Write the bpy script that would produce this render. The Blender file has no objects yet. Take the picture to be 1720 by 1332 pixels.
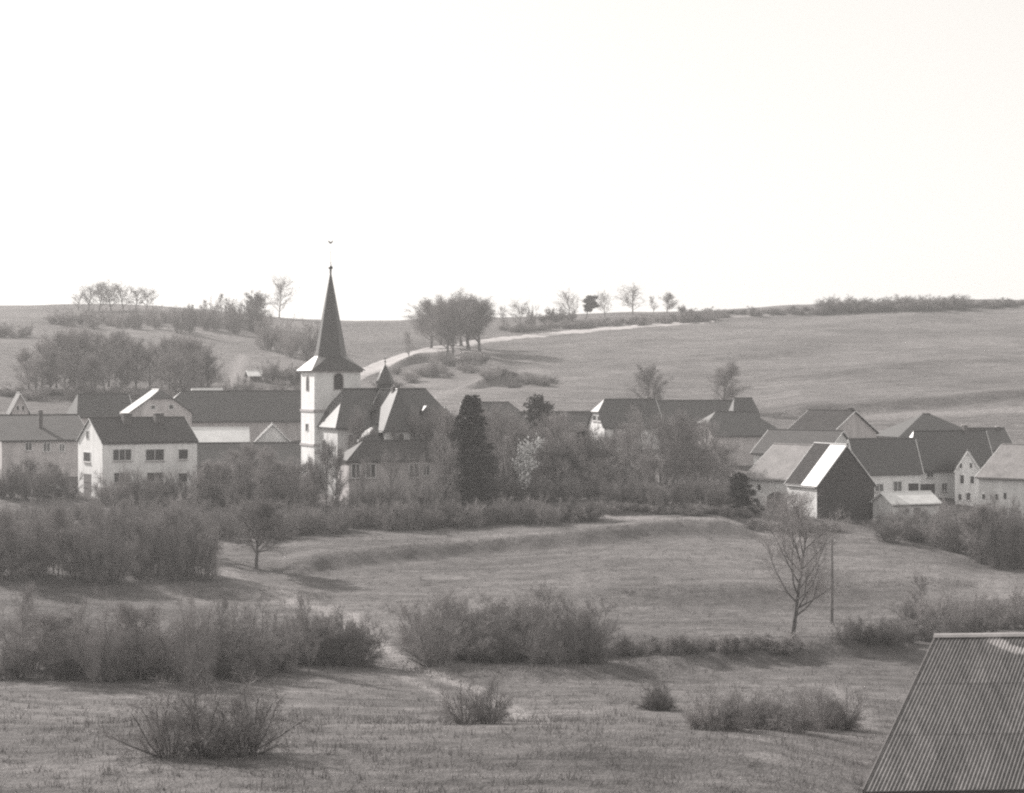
import bpy, bmesh, math, random
import numpy as np
from mathutils import Vector

# ------------------------------------------------------------------ camera, sky, sun, exposure
S = bpy.context.scene
F, HX, HY = 3250.0, 860.0, 640.0          # focal length and horizon point, in pixels of the 1720 px wide photograph
ZC = 25.0                                 # eye height above the datum
cam_d = bpy.data.cameras.new('camera'); cam = bpy.data.objects.new('camera', cam_d)
S.collection.objects.link(cam); S.camera = cam
cam.location = (0, 0, ZC); cam.rotation_euler = (math.radians(90), 0, 0)
cam_d.sensor_width = 36; cam_d.lens = 36 * F / 1720
cam_d.shift_y = -26 / 1720; cam_d.clip_start = 0.5; cam_d.clip_end = 20000

SUN_AZ, SUN_EL = math.radians(-46), math.radians(31)   # azimuth from +Y, negative = to the left
w = bpy.data.worlds.new('World'); S.world = w; w.use_nodes = True
nt = w.node_tree; nt.nodes.clear()
sky = nt.nodes.new('ShaderNodeTexSky'); sky.sky_type = 'NISHITA'; sky.sun_disc = False
sky.sun_elevation = SUN_EL; sky.sun_rotation = SUN_AZ
sky.altitude = 300; sky.air_density = 1.0; sky.dust_density = 2.5; sky.ozone_density = 1.0
bw = nt.nodes.new('ShaderNodeRGBToBW')
tint = nt.nodes.new('ShaderNodeMix'); tint.data_type = 'RGBA'; tint.blend_type = 'MULTIPLY'; tint.inputs[0].default_value = 1
tint.inputs[7].default_value = (1.0, 0.965, 0.92, 1)   # warm silver-print tone
bg = nt.nodes.new('ShaderNodeBackground'); bg.inputs['Strength'].default_value = 0.15
wo = nt.nodes.new('ShaderNodeOutputWorld')
pw = nt.nodes.new('ShaderNodeMath'); pw.operation = 'POWER'; pw.inputs[1].default_value = 0.3      # milky, evenly bright spring sky
gn = nt.nodes.new('ShaderNodeMath'); gn.operation = 'MULTIPLY'; gn.inputs[1].default_value = 1.8
nt.links.new(sky.outputs[0], bw.inputs[0]); nt.links.new(bw.outputs[0], pw.inputs[0]); nt.links.new(pw.outputs[0], gn.inputs[0]); nt.links.new(gn.outputs[0], tint.inputs[6])
nt.links.new(tint.outputs[2], bg.inputs['Color']); nt.links.new(bg.outputs[0], wo.inputs[0])

sd = bpy.data.lights.new('sun', 'SUN'); sd.energy = 2.9; sd.angle = math.radians(0.6); sd.color = (1.0, 0.95, 0.91)
so = bpy.data.objects.new('sun', sd); S.collection.objects.link(so)
sdir = Vector((math.sin(SUN_AZ) * math.cos(SUN_EL), math.cos(SUN_AZ) * math.cos(SUN_EL), math.sin(SUN_EL)))
so.rotation_euler = sdir.to_track_quat('Z', 'Y').to_euler(); so.location = (-60, 200, 90)

S.view_settings.view_transform = 'Standard'; S.view_settings.look = 'None'
S.view_settings.exposure = 1.22; S.view_settings.gamma = 1.0; S.view_settings.use_curve_mapping = False
S.render.engine = 'CYCLES'
S.cycles.use_denoising = False
S.cycles.filter_width = 2.2
S.cycles.max_bounces = 5; S.cycles.diffuse_bounces = 3; S.cycles.glossy_bounces = 2; S.cycles.volume_bounces = 1
S.cycles.transparent_max_bounces = 4

C = S.collection
rng = random.Random(7)

# ------------------------------------------------------------------ small helpers
def link(o, parent=None):
    C.objects.link(o)
    if parent is not None: o.parent = parent
    return o

def mesh_obj(name, verts, faces, mat, parent=None, smooth=False, fix=True):
    me = bpy.data.meshes.new(name); me.from_pydata([tuple(v) for v in verts], [], faces)
    if fix:
        bm = bmesh.new(); bm.from_mesh(me); bmesh.ops.recalc_face_normals(bm, faces=bm.faces); bm.to_mesh(me); bm.free()
    if smooth:
        for p in me.polygons: p.use_smooth = True
    me.materials.append(mat)
    return link(bpy.data.objects.new(name, me), parent)

def empty(name, loc, label, cat, group=None):
    o = bpy.data.objects.new(name, None); o.location = loc; o.empty_display_size = 0.5
    return tag(link(o), label, cat, group)

def tag(o, label, cat, group=None):
    o['label'] = label; o['category'] = cat
    if group: o['group'] = group
    return o

def X(px, Y): return (px - HX) / F * Y
def Z(row, Y): return ZC - (row - HY) / F * Y

# ------------------------------------------------------------------ materials
def nodes(name):
    m = bpy.data.materials.new(name); m.use_nodes = True
    t = m.node_tree; b = t.nodes['Principled BSDF']
    return m, t, b

def add_noise(t, scale, detail=4, rough=0.6, coord=None, stretch=None):
    n = t.nodes.new('ShaderNodeTexNoise'); n.inputs['Scale'].default_value = scale
    n.inputs['Detail'].default_value = detail; n.inputs['Roughness'].default_value = rough
    g = t.nodes.new('ShaderNodeNewGeometry')
    if stretch:
        mp = t.nodes.new('ShaderNodeMapping'); mp.inputs['Scale'].default_value = stretch
        t.links.new(g.outputs['Position'], mp.inputs['Vector']); t.links.new(mp.outputs[0], n.inputs['Vector'])
    else:
        t.links.new(g.outputs['Position'], n.inputs['Vector'])
    return n.outputs['Fac']

def ramp(t, fac, stops):
    r = t.nodes.new('ShaderNodeValToRGB')
    els = r.color_ramp.elements
    while len(els) < len(stops): els.new(0.5)
    k = 0.955 if max(q[1] for q in stops) < 0.6 else 1.0        # base colours carry the faint brown of the old print, multipliers are neutral
    for e, (p, v) in zip(els, stops): e.position = p; e.color = (v, v * k, v * k, 1)
    t.links.new(fac, r.inputs[0]); return r.outputs[0]

def mixc(t, mode, a, b, fac=1.0):
    m = t.nodes.new('ShaderNodeMix'); m.data_type = 'RGBA'; m.blend_type = mode
    if isinstance(fac, (int, float)): m.inputs[0].default_value = fac
    else: t.links.new(fac, m.inputs[0])
    for i, v in ((6, a), (7, b)):
        if isinstance(v, (int, float)): m.inputs[i].default_value = (v, v, v, 1)
        else: t.links.new(v, m.inputs[i])
    return m.outputs[2]

def bump(t, b, h, strength=0.4, dist=0.05):
    n = t.nodes.new('ShaderNodeBump'); n.inputs['Strength'].default_value = strength; n.inputs['Distance'].default_value = dist
    t.links.new(h, n.inputs['Height']); t.links.new(n.outputs[0], b.inputs['Normal'])

def surface(name, v, var=0.25, scale=0.7, rough=0.85, spec=0.3, fine=6.0, bmp=0.3, dist=0.03, stretch=None, rnd=0.0):
    m, t, b = nodes(name)
    n1 = add_noise(t, scale, 5, 0.65, stretch=stretch); n2 = add_noise(t, fine, 3, 0.6)
    c = ramp(t, n1, [(0.3, v * (1 - var)), (0.7, v * (1 + var))])
    c = mixc(t, 'MULTIPLY', c, ramp(t, n2, [(0.3, 0.82), (0.7, 1.12)]))
    if rnd:
        oi = t.nodes.new('ShaderNodeObjectInfo')
        c = mixc(t, 'MULTIPLY', c, ramp(t, oi.outputs['Random'], [(0.0, 1 - rnd), (1.0, 1 + rnd)]))
    t.links.new(c, b.inputs['Base Color'])
    b.inputs['Roughness'].default_value = rough; b.inputs['Specular IOR Level'].default_value = spec
    if bmp: bump(t, b, n2, bmp, dist)
    return m

def roof_mat(name, v, rough=0.40, spec=0.85, course=0.30, var=0.22):
    """slates or tiles: courses running level, patchy weathering"""
    m, t, b = nodes(name)
    g = t.nodes.new('ShaderNodeNewGeometry'); sx = t.nodes.new('ShaderNodeSeparateXYZ')
    t.links.new(g.outputs['Position'], sx.inputs[0])
    mul = t.nodes.new('ShaderNodeMath'); mul.operation = 'MULTIPLY'; mul.inputs[1].default_value = 1 / course * 1.5
    t.links.new(sx.outputs['Z'], mul.inputs[0])
    fr = t.nodes.new('ShaderNodeMath'); fr.operation = 'FRACT'; t.links.new(mul.outputs[0], fr.inputs[0])
    n1 = add_noise(t, 0.55, 6, 0.7); n2 = add_noise(t, 4.0, 3, 0.6, stretch=(1, 1, 2))
    c = ramp(t, n1, [(0.3, v * (1 - var)), (0.72, v * (1 + var))])
    c = mixc(t, 'MULTIPLY', c, ramp(t, n2, [(0.25, 0.62), (0.75, 1.32)]))
    c = mixc(t, 'MULTIPLY', c, ramp(t, fr.outputs[0], [(0.0, 0.86), (0.25, 1.0)]))
    t.links.new(c, b.inputs['Base Color'])
    b.inputs['Roughness'].default_value = rough; b.inputs['Specular IOR Level'].default_value = spec
    bump(t, b, fr.outputs[0], 0.12, 0.02)
    return m

M = {}
M['plaster'] = surface('white_plaster', 0.66, 0.2, 0.8, stretch=(1.5, 1.5, 0.3))
M['plaster_bright'] = surface('limewash', 0.78, 0.13, 0.8, stretch=(1.5, 1.5, 0.3))
M['plaster_grey'] = surface('grey_render', 0.46, 0.24, 0.8, stretch=(1, 1, 0.35))
M['church_wall'] = surface('church_plaster', 0.62, 0.13, 0.35, stretch=(1, 1, 0.3))
M['boards'] = surface('tarred_boards', 0.07, 0.3, 2.5, stretch=(6, 6, 0.4))
M['slate'] = roof_mat('slate', 0.036)
M['slate_dark'] = roof_mat('dark_slate', 0.038)
M['tiles'] = roof_mat('old_tiles', 0.06, 0.7, 0.35)
M['tiles_pale'] = roof_mat('pale_tiles', 0.21, 0.75, 0.3)
M['tiles_dull'] = roof_mat('dull_tiles', 0.055, 0.9, 0.1)
M['cement'] = surface('fibre_cement', 0.5, 0.15, 0.8)
M['cement_pale'] = surface('pale_sheet_roofing', 0.68, 0.1, 0.8)
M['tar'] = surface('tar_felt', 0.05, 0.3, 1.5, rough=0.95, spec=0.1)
M['trim'] = surface('painted_trim', 0.7, 0.08, 2.0)
M['brick'] = surface('chimney_brick', 0.12, 0.25, 3.0)
M['stone'] = surface('dressed_stone', 0.42, 0.15, 1.0)
M['wood'] = surface('weathered_wood', 0.16, 0.3, 2.0, stretch=(8, 8, 0.5))
M['metal'] = surface('dark_metal', 0.05, 0.2, 5, rough=0.4, spec=0.5, bmp=0)
m, t, b = nodes('window_glass'); b.inputs['Base Color'].default_value = (0.05, 0.05, 0.05, 1); b.inputs['Roughness'].default_value = 0.12; M['glass'] = m
M['louvre'] = surface('dark_louvre', 0.06, 0.3, 3)
M['bark'] = surface('bark', 0.13, 0.3, 3.0, rnd=0.2)
M['twig'] = surface('twigs', 0.28, 0.2, 0.6, rough=0.8, bmp=0, rnd=0.25)
M['twig_dark'] = surface('dark_twigs', 0.24, 0.2, 0.6, rough=0.8, bmp=0, rnd=0.2)
M['twig_pale'] = surface('pale_twigs', 0.32, 0.2, 0.6, rough=0.8, bmp=0, rnd=0.2)
M['twig_soft'] = surface('soft_twigs', 0.30, 0.2, 0.6, rough=0.8, bmp=0, rnd=0.2)
M['needle'] = surface('needles', 0.075, 0.35, 1.2, rough=0.7, bmp=0, rnd=0.15)
M['blossom'] = surface('blossom', 0.62, 0.15, 1.2, rough=0.8, bmp=0)
M['road'] = surface('pale_road', 0.36, 0.22, 0.25, fine=0.8)
M['grass_blade'] = surface('grass_blades', 0.20, 0.3, 0.25, bmp=0)
M['car_paint'] = surface('pale_car_paint', 0.6, 0.02, 1, rough=0.25, spec=0.6, bmp=0)
M['rubber'] = surface('rubber', 0.03, 0.1, 3, bmp=0)

# ------------------------------------------------------------------ terrain
YS = np.array([60, 81, 100, 120, 135, 150, 170, 190, 210, 225, 240, 255, 280, 310, 350, 400, 460, 520, 580, 630.])
cols = {
 -600: [1388,1245,1205,1160,1115,1070,1015,962,915,882,850,822,775,728,668,610,567,536,518,505],
 0:    [1388,1245,1205,1160,1115,1070,1015,962,915,882,848,820,775,732,672,620,578,547,526,513],
 300:  [1388,1245,1205,1160,1115,1070,1015,962,915,882,848,818,775,733,680,632,592,558,532,516],
 450:  [1388,1245,1205,1160,1115,1070,1015,962,913,880,846,816,774,733,684,640,602,570,545,531],
 600:  [1388,1245,1205,1160,1115,1070,1015,962,912,878,845,815,774,733,686,646,612,577,551,537],
 760:  [1388,1245,1205,1160,1115,1070,1015,962,912,877,845,815,774,733,688,650,612,577,551,537],
 900:  [1388,1245,1205,1160,1115,1070,1015,962,910,876,846,818,776,735,690,650,611,577,550,533],
 1100: [1388,1245,1205,1160,1115,1070,1015,962,911,879,850,823,780,737,691,647,606,567,541,523],
 1300: [1388,1250,1208,1162,1118,1072,1018,965,917,888,861,838,788,740,692,645,601,560,533,514],
 1500: [1430,1285,1216,1168,1124,1078,1024,972,925,898,868,842,792,742,688,640,596,557,530,511],
 1720: [1470,1312,1228,1176,1130,1084,1030,982,938,908,876,845,792,740,680,632,590,553,525,504],
 2300: [1475,1318,1240,1184,1138,1092,1038,990,945,912,878,846,792,740,675,625,580,543,515,495],
}
CP = np.array(sorted(cols)); ROWS = np.array([cols[c] for c in sorted(cols)], float)
ZT = ZC - (ROWS - HY) / F * YS[None, :]
YA = np.concatenate([[-120, 0, 30], YS, [700, 900, 1500, 4000]])
n_c = len(CP)
front = np.stack([np.full(n_c, ZC + 6), np.full(n_c, ZC - 1.7), (ZC - 1.7 + ZT[:, 0]) / 2 - 1.0], 1)
r = ZT[:, -1:]
ZT = np.concatenate([front, ZT, r - 0.5, r - 8, r - 25, r - 60], 1)

def slopes(x, y, axis):
    """monotone-ish Hermite slopes"""
    y = np.moveaxis(y, axis, -1); d = np.diff(y) / np.diff(x)
    m = np.zeros_like(y); h = np.diff(x)
    m[..., 1:-1] = (d[..., :-1] * h[1:] + d[..., 1:] * h[:-1]) / (h[:-1] + h[1:])
    m[..., 0] = d[..., 0]; m[..., -1] = d[..., -1]
    return np.moveaxis(m, -1, axis)
MY = slopes(YA, ZT, 1)

def hermite(x, xs, y0, y1, m0, m1, i):
    h = xs[i + 1] - xs[i]; s = np.clip((x - xs[i]) / h, 0, 1)
    return (2*s**3-3*s**2+1)*y0 + (s**3-2*s**2+s)*h*m0 + (-2*s**3+3*s**2)*y1 + (s**3-s**2)*h*m1

def base_h(px, Y):
    px, Y = np.broadcast_arrays(np.asarray(px, float), np.asarray(Y, float))
    shp = px.shape; px = np.clip(px.ravel(), CP[0], CP[-1]); Y = np.clip(Y.ravel(), YA[0], YA[-1] - 1e-6)
    i = np.clip(np.searchsorted(YA, Y, 'right') - 1, 0, len(YA) - 2)
    j = np.clip(np.searchsorted(CP, px, 'right') - 1, 0, n_c - 2)
    def col(k): return hermite(Y, YA, ZT[k, i], ZT[k, i+1], MY[k, i], MY[k, i+1], i)
    km, kp = np.maximum(j - 1, 0), np.minimum(j + 2, n_c - 1)
    a, b_ = col(j), col(j + 1)
    am = np.where(j > 0, col(km), a); bp = np.where(j + 2 < n_c, col(kp), b_)
    m0 = np.where(j > 0, (b_ - am) / (CP[j+1] - CP[km]), (b_ - a) / (CP[j+1] - CP[j]))
    m1 = np.where(j + 2 < n_c, (bp - a) / (CP[kp] - CP[j]), (b_ - a) / (CP[j+1] - CP[j]))
    return hermite(px, CP, a, b_, m0, m1, j).reshape(shp)

YL = np.concatenate([np.arange(62, 260, 0.5), np.arange(260, 632, 1.5)])
def solve(px, row, h=None):
    """first point of the ground along the sight line of a photograph pixel"""
    zz = (h or height)(np.full_like(YL, px), YL); rr = HY + (ZC - zz) / YL * F
    k = np.nonzero(rr <= row)[0]
    return float(YL[k[0]]) if len(k) else 625.0

# banks (lynchets) across the meadow and the slope: pixel polylines, height, steepness width, decay
BANKS = [
 ([(470, 960), (560, 945), (700, 926), (800, 918), (900, 912), (1000, 905), (1100, 899), (1200, 899), (1270, 905)], 1.05, 4.0, 26),
 ([(960, 1008), (1060, 1004), (1150, 1000), (1300, 998), (1450, 996), (1560, 992), (1640, 985)], 0.7, 6.5, 26),
 ([(940, 870), (1060, 872), (1160, 878), (1260, 890)], 0.8, 2.5, 18),
 ([(1040, 1106), (1150, 1108), (1300, 1098), (1420, 1092), (1540, 1088)], 0.9, 3.5, 18),
 ([(690, 1122), (800, 1128), (900, 1130), (1010, 1124), (1100, 1120)], 0.6, 4.0, 16),
 ([(-100, 985), (120, 985), (300, 990), (430, 995), (560, 1000)], 0.7, 3.0, 20),
 ([(1285, 697), (1400, 690), (1550, 680), (1720, 668), (2000, 652)], 1.4, 4.0, 30),
 ([(1000, 612), (1150, 610), (1300, 600), (1400, 596)], 0.7, 5.0, 30),
 ([(1250, 640), (1400, 632), (1560, 618), (1720, 605)], 0.6, 5.0, 30),
 ([(760, 660), (840, 640), (900, 634), (940, 642)], 1.8, 4.0, 25),
 ([(640, 626), (700, 606), (760, 600), (800, 606), (860, 622)], 2.2, 6.0, 30),
]
bank_tab = []
for pts, A, wd, dec in BANKS:
    p = np.array([q[0] for q in pts], float); y = np.array([solve(q[0], q[1], base_h) for q in pts])
    bank_tab.append((p, y, A, wd, dec))

def wob(px, Y):
    x = (px - HX) / F * np.maximum(Y, 60)
    return 0.35 * np.sin(x * 0.045 + Y * 0.021 + 1) + 0.22 * np.sin(x * 0.11 - Y * 0.063) + 0.14 * np.sin(Y * 0.17 + x * 0.05) + 0.06 * np.sin(x * 0.37 + 0.5 * np.sin(Y * .3)) 

def height(px, Y):
    px, Y = np.broadcast_arrays(np.asarray(px, float), np.asarray(Y, float))
    z = base_h(px, Y) + wob(px, Y) * np.clip((Y - 20) / 80, 0, 1)
    for p, y, A, wd, dec in bank_tab:
        yl = np.interp(px, p, y) + 0.7 * np.sin(px * 0.021 + A * 9) + 0.25 * np.sin(px * 0.083); d = Y - yl
        f = np.clip((px - p[0]) / 60, 0, 1) * np.clip((p[-1] - px) / 60, 0, 1)
        s = np.clip(d / wd + 1, 0, 1); s = s * s * (3 - 2 * s)
        z = z + A * f * s * np.where(d > 0, np.exp(-np.maximum(d, 0) / dec), 1)
    return z

def ground(px, Y): return float(height(px, Y))
def gxy(x, Y): return float(height(HX + F * x / max(Y, 60), Y))

# wear (bare pale soil) and rough (dark scrubby growth, and shade painted on the terrace banks) drawn as pixel polylines laid on the ground
def seg_mask(pxg, Yg, pts, half):
    """soft distance mask to a polyline given in photograph pixels"""
    P = [(X(p, solve(p, q)), solve(p, q)) for p, q in pts]
    xg = (pxg - HX) / F * np.maximum(Yg, 60); best = np.full(pxg.shape, 1e9)
    for (x0, y0), (x1, y1) in zip(P[:-1], P[1:]):
        dx, dy = x1 - x0, y1 - y0; L2 = dx*dx + dy*dy + 1e-9
        tt = np.clip(((xg - x0) * dx + (Yg - y0) * dy) / L2, 0, 1)
        best = np.minimum(best, np.hypot(xg - x0 - tt * dx, Yg - y0 - tt * dy))
    return np.clip(1 - best / half, 0, 1)

WEAR = [
 ([(325, 925), (375, 955), (425, 985), (480, 1006), (560, 1030), (620, 1068)], 1.8, 0.65),
 ([(590, 1030), (640, 1085), (700, 1125), (790, 1155), (900, 1210)], 1.1, 0.95),
 ([(560, 1035), (612, 1090), (660, 1130), (740, 1165), (840, 1215)], 0.8, 0.6),
 ([(640, 1050), (690, 1062)], 6.0, 0.25),
 ([(1395, 1150), (1440, 1190), (1450, 1230)], 1.0, 0.45),
 ([(90, 1150), (190, 1168), (330, 1180)], 1.4, 0.35),
 ([(1000, 868), (1130, 872), (1260, 888), (1330, 905)], 2.0, 0.5),
 ([(745, 603), (790, 598), (812, 590), (790, 584), (760, 582)], 5.0, 0.9),
 ([(700, 672), (780, 655), (860, 632), (905, 622)], 5.0, 0.45),
 ([(640, 650), (700, 636), (720, 650)], 7.0, 0.35),
 ([(1450, 700), (1600, 694), (1720, 690)], 5, 0.5), ([(1240, 532), (1300, 530), (1340, 524)], 6, 0.7),
 ([(390, 650), (400, 615), (408, 598)], 2.0, 0.6), ([(0, 652), (40, 660)], 4, 0.4),
 ([(1550, 985), (1640, 975), (1700, 1000)], 8, 0.35),
]
ROUGH_SHADE = [
 ([(470, 955), (700, 922), (900, 908), (1100, 895), (1260, 900)], 3.4, 0.95),  # upper terrace bank: shade of its sunless face painted into the ground colour
 ([(960, 1003), (1150, 995), (1300, 993), (1450, 991), (1600, 985)], 5.5, 0.75),  # lower terrace bank: soft band of shade painted into the ground colour
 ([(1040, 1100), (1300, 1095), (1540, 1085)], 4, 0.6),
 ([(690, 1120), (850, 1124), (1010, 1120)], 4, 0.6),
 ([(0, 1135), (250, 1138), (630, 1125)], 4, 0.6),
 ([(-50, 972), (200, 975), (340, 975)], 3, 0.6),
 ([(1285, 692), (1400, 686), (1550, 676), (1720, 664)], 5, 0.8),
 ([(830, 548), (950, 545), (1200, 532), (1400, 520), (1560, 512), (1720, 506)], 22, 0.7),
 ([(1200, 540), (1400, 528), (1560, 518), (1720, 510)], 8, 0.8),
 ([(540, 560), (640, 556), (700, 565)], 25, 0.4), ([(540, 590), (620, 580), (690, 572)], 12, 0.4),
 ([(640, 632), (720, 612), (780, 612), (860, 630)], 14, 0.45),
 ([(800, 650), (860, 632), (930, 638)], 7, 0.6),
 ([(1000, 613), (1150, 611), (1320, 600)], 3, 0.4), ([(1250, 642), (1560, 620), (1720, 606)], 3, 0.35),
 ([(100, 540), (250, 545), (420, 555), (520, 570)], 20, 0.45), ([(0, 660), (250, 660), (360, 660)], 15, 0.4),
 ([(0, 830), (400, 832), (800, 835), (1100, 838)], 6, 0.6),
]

def m_ground():
    m, t, b = nodes('grassland')
    def attr(n):
        a = t.nodes.new('ShaderNodeAttribute'); a.attribute_name = n; return a.outputs['Fac']
    n0 = add_noise(t, 0.028, 4, 0.6); n1 = add_noise(t, 0.16, 6, 0.7, stretch=(0.6, 1.4, 1)); n2 = add_noise(t, 1.3, 5, 0.7); n3 = add_noise(t, 6, 3, 0.7); n4 = add_noise(t, 0.5, 5, 0.75, stretch=(0.22, 1.0, 1.0)); n5 = add_noise(t, 0.45, 6, 0.8)
    c = ramp(t, n0, [(0.32, 0.125), (0.68, 0.205)])
    c = mixc(t, 'MULTIPLY', c, ramp(t, n1, [(0.28, 0.72), (0.5, 1.0), (0.74, 1.25)]))
    c = mixc(t, 'MULTIPLY', c, ramp(t, n2, [(0.25, 0.72), (0.75, 1.25)]))
    c = mixc(t, 'MULTIPLY', c, ramp(t, n3, [(0.25, 0.7), (0.75, 1.3)]))
    c = mixc(t, 'MULTIPLY', c, ramp(t, n4, [(0.3, 0.66), (0.5, 1.0), (0.72, 1.32)]))
    c = mixc(t, 'MULTIPLY', c, ramp(t, n5, [(0.3, 0.7), (0.5, 1.0), (0.75, 1.28)]))
    c = mixc(t, 'MIX', c, mixc(t, 'MULTIPLY', ramp(t, n2, [(0.3, 0.07), (0.7, 0.15)]), 1.0), attr('rough'))  # dark tone for rough growth and the painted bank shade
    c = mixc(t, 'MIX', c, ramp(t, n2, [(0.3, 0.30), (0.7, 0.44)]), mixc(t, 'MULTIPLY', attr('wear'), ramp(t, n2, [(0.3, 0.5), (0.7, 1.3)])))
    t.links.new(c, b.inputs['Base Color']); b.inputs['Roughness'].default_value = 0.95; b.inputs['Specular IOR Level'].default_value = 0.1
    add = t.nodes.new('ShaderNodeMath'); add.operation = 'ADD'; t.links.new(n2, add.inputs[0]); t.links.new(n3, add.inputs[1])
    bump(t, b, add.outputs[0], 0.8, 0.3)
    return m
M['ground'] = m_ground()

gp = np.concatenate([np.arange(-3200, -300, 220), np.arange(-300, 2020, 6), np.arange(2020, 5000, 220)]).astype(float)
gy = np.concatenate([np.arange(-120, 60, 6), np.arange(60, 262, 0.8), np.arange(262, 640, 2.2), [645, 660, 690, 740, 820, 950, 1150, 1450]]).astype(float)
PG, YG = np.meshgrid(gp, gy)
ZG = height(PG, YG)
XG = (PG - HX) / F * np.maximum(YG, 60)
verts = np.stack([XG, YG, ZG], -1).reshape(-1, 3)
nr, nc = PG.shape
idx = np.arange(nr * nc).reshape(nr, nc)
quads = np.stack([idx[:-1, :-1], idx[:-1, 1:], idx[1:, 1:], idx[1:, :-1]], -1).reshape(-1, 4)
me = bpy.data.meshes.new('ground'); me.vertices.add(len(verts)); me.vertices.foreach_set('co', verts.ravel())
me.loops.add(quads.size); me.loops.foreach_set('vertex_index', quads.ravel())
me.polygons.add(len(quads)); me.polygons.foreach_set('loop_start', np.arange(0, quads.size, 4)); me.polygons.foreach_set('use_smooth', np.ones(len(quads), bool))
me.update(calc_edges=True)
for nm, tab in (('wear', WEAR), ('rough', ROUGH_SHADE)):
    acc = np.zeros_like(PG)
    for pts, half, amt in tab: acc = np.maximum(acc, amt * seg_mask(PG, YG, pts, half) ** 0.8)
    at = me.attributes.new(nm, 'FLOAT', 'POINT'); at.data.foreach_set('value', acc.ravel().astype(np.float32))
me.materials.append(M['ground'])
go = link(bpy.data.objects.new('ground', me)); go['kind'] = 'structure'; go['label'] = 'grassy valley meadows rising to the far fields'

def draped(name, upper, lower, mat, label, lift=0.15, n=90):
    """a strip of road between two pixel edges, laid on the ground with a low shoulder"""
    def res(pts):
        p = np.array(pts, float); s = np.linspace(p[0, 0], p[-1, 0], n)
        return [(a, np.interp(a, p[:, 0], p[:, 1])) for a in s]
    up, lo = res(upper), res(lower); V, Fc = [], []
    kk = 6
    for (a, b_), (c, d) in zip(up, lo):
        yu, yl = solve(a, b_ + 0.7 * math.sin(a * .11) + .5 * math.sin(a * .37)), solve(c, d + 0.9 * math.sin(c * .09 + 1) + .6 * math.sin(c * .31)); xu, xl = X(a, yu), X(c, yl)
        for k in range(kk + 1):
            f = k / kk; x, y = xu + (xl - xu) * f, yu + (yl - yu) * f
            e = -0.35 if k in (0, kk) else lift
            V.append((x, y, gxy(x, y) + e))
    for i in range(n - 1):
        for k in range(kk):
            q = i * (kk + 1) + k; Fc.append((q, q + 1, q + kk + 2, q + kk + 1))
    o = mesh_obj(name, V, Fc, mat, smooth=True); o['kind'] = 'structure'; o['label'] = label
    return o
draped('road', [(596, 621), (640, 602), (690, 588), (740, 579), (790, 572), (840, 566), (920, 559), (1010, 551), (1110, 544), (1200, 539)],
       [(604, 644), (640, 626), (690, 608), (740, 595), (790, 584), (840, 574), (920, 566), (1010, 557), (1110, 549), (1200, 542)],
       M['road'], 'pale road climbing the hillside behind the church')

# ------------------------------------------------------------------ plants
class MB:
    def __init__(s): s.v = []; s.f = []; s.n = 0
    def tube(s, pts, rad, k):
        base = s.n
        for i, (p, r_) in enumerate(zip(pts, rad)):
            d = pts[min(i + 1, len(pts) - 1)] - pts[max(i - 1, 0)]; d = d / (np.linalg.norm(d) + 1e-9)
            a = np.cross(d, (0.3, 0.9, 0.2)); a /= np.linalg.norm(a) + 1e-9; b_ = np.cross(d, a)
            for j in range(k):
                an = 2 * math.pi * j / k; s.v.append(p + r_ * (math.cos(an) * a + math.sin(an) * b_))
        s.n += k * len(pts)
        for i in range(len(pts) - 1):
            for j in range(k):
                q = base + i * k; s.f.append((q + j, q + (j + 1) % k, q + k + (j + 1) % k, q + k + j))
    def ribbon(s, pts, w0, w1, R):
        d = pts[-1] - pts[0]; a = np.cross(d, R.normal(size=3)); a /= np.linalg.norm(a) + 1e-9
        n = len(pts)
        for i, p in enumerate(pts):
            w_ = w0 + (w1 - w0) * i / (n - 1); s.v.append(p - a * w_ / 2); s.v.append(p + a * w_ / 2)
        for i in range(n - 1):
            q = s.n + 2 * i; s.f.append((q, q + 1, q + 3, q + 2))
        s.n += 2 * n
    def quad(s, p, a, b_):
        s.v += [p - a - b_, p + a - b_, p + a + b_, p - a + b_]; s.f.append((s.n, s.n + 1, s.n + 2, s.n + 3)); s.n += 4
    def mesh(s, name, mat, smooth=True):
        me = bpy.data.meshes.new(name); V = np.array(s.v, np.float32)
        me.from_pydata(V.tolist(), [], s.f); me.materials.append(mat)
        if smooth: me.polygons.foreach_set('use_smooth', np.ones(len(me.polygons), bool))
        me.update(); return me

def unit(v): return v / (np.linalg.norm(v) + 1e-9)
def poly(R, p, d, L, n, wob_, up):
    pts = [p]; d = unit(d)
    for i in range(n):
        d = unit(d + R.normal(size=3) * wob_ + np.array([0, 0, up])); pts.append(pts[-1] + d * L / n)
    return pts
def side_dir(R, d, ang):
    a = unit(np.cross(d, R.normal(size=3))); return unit(d * math.cos(ang) + a * math.sin(ang))
def at(pts, f):
    f = f * (len(pts) - 1); i = min(int(f), len(pts) - 2); return pts[i] + (pts[i+1] - pts[i]) * (f - i), unit(pts[i+1] - pts[i])

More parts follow.
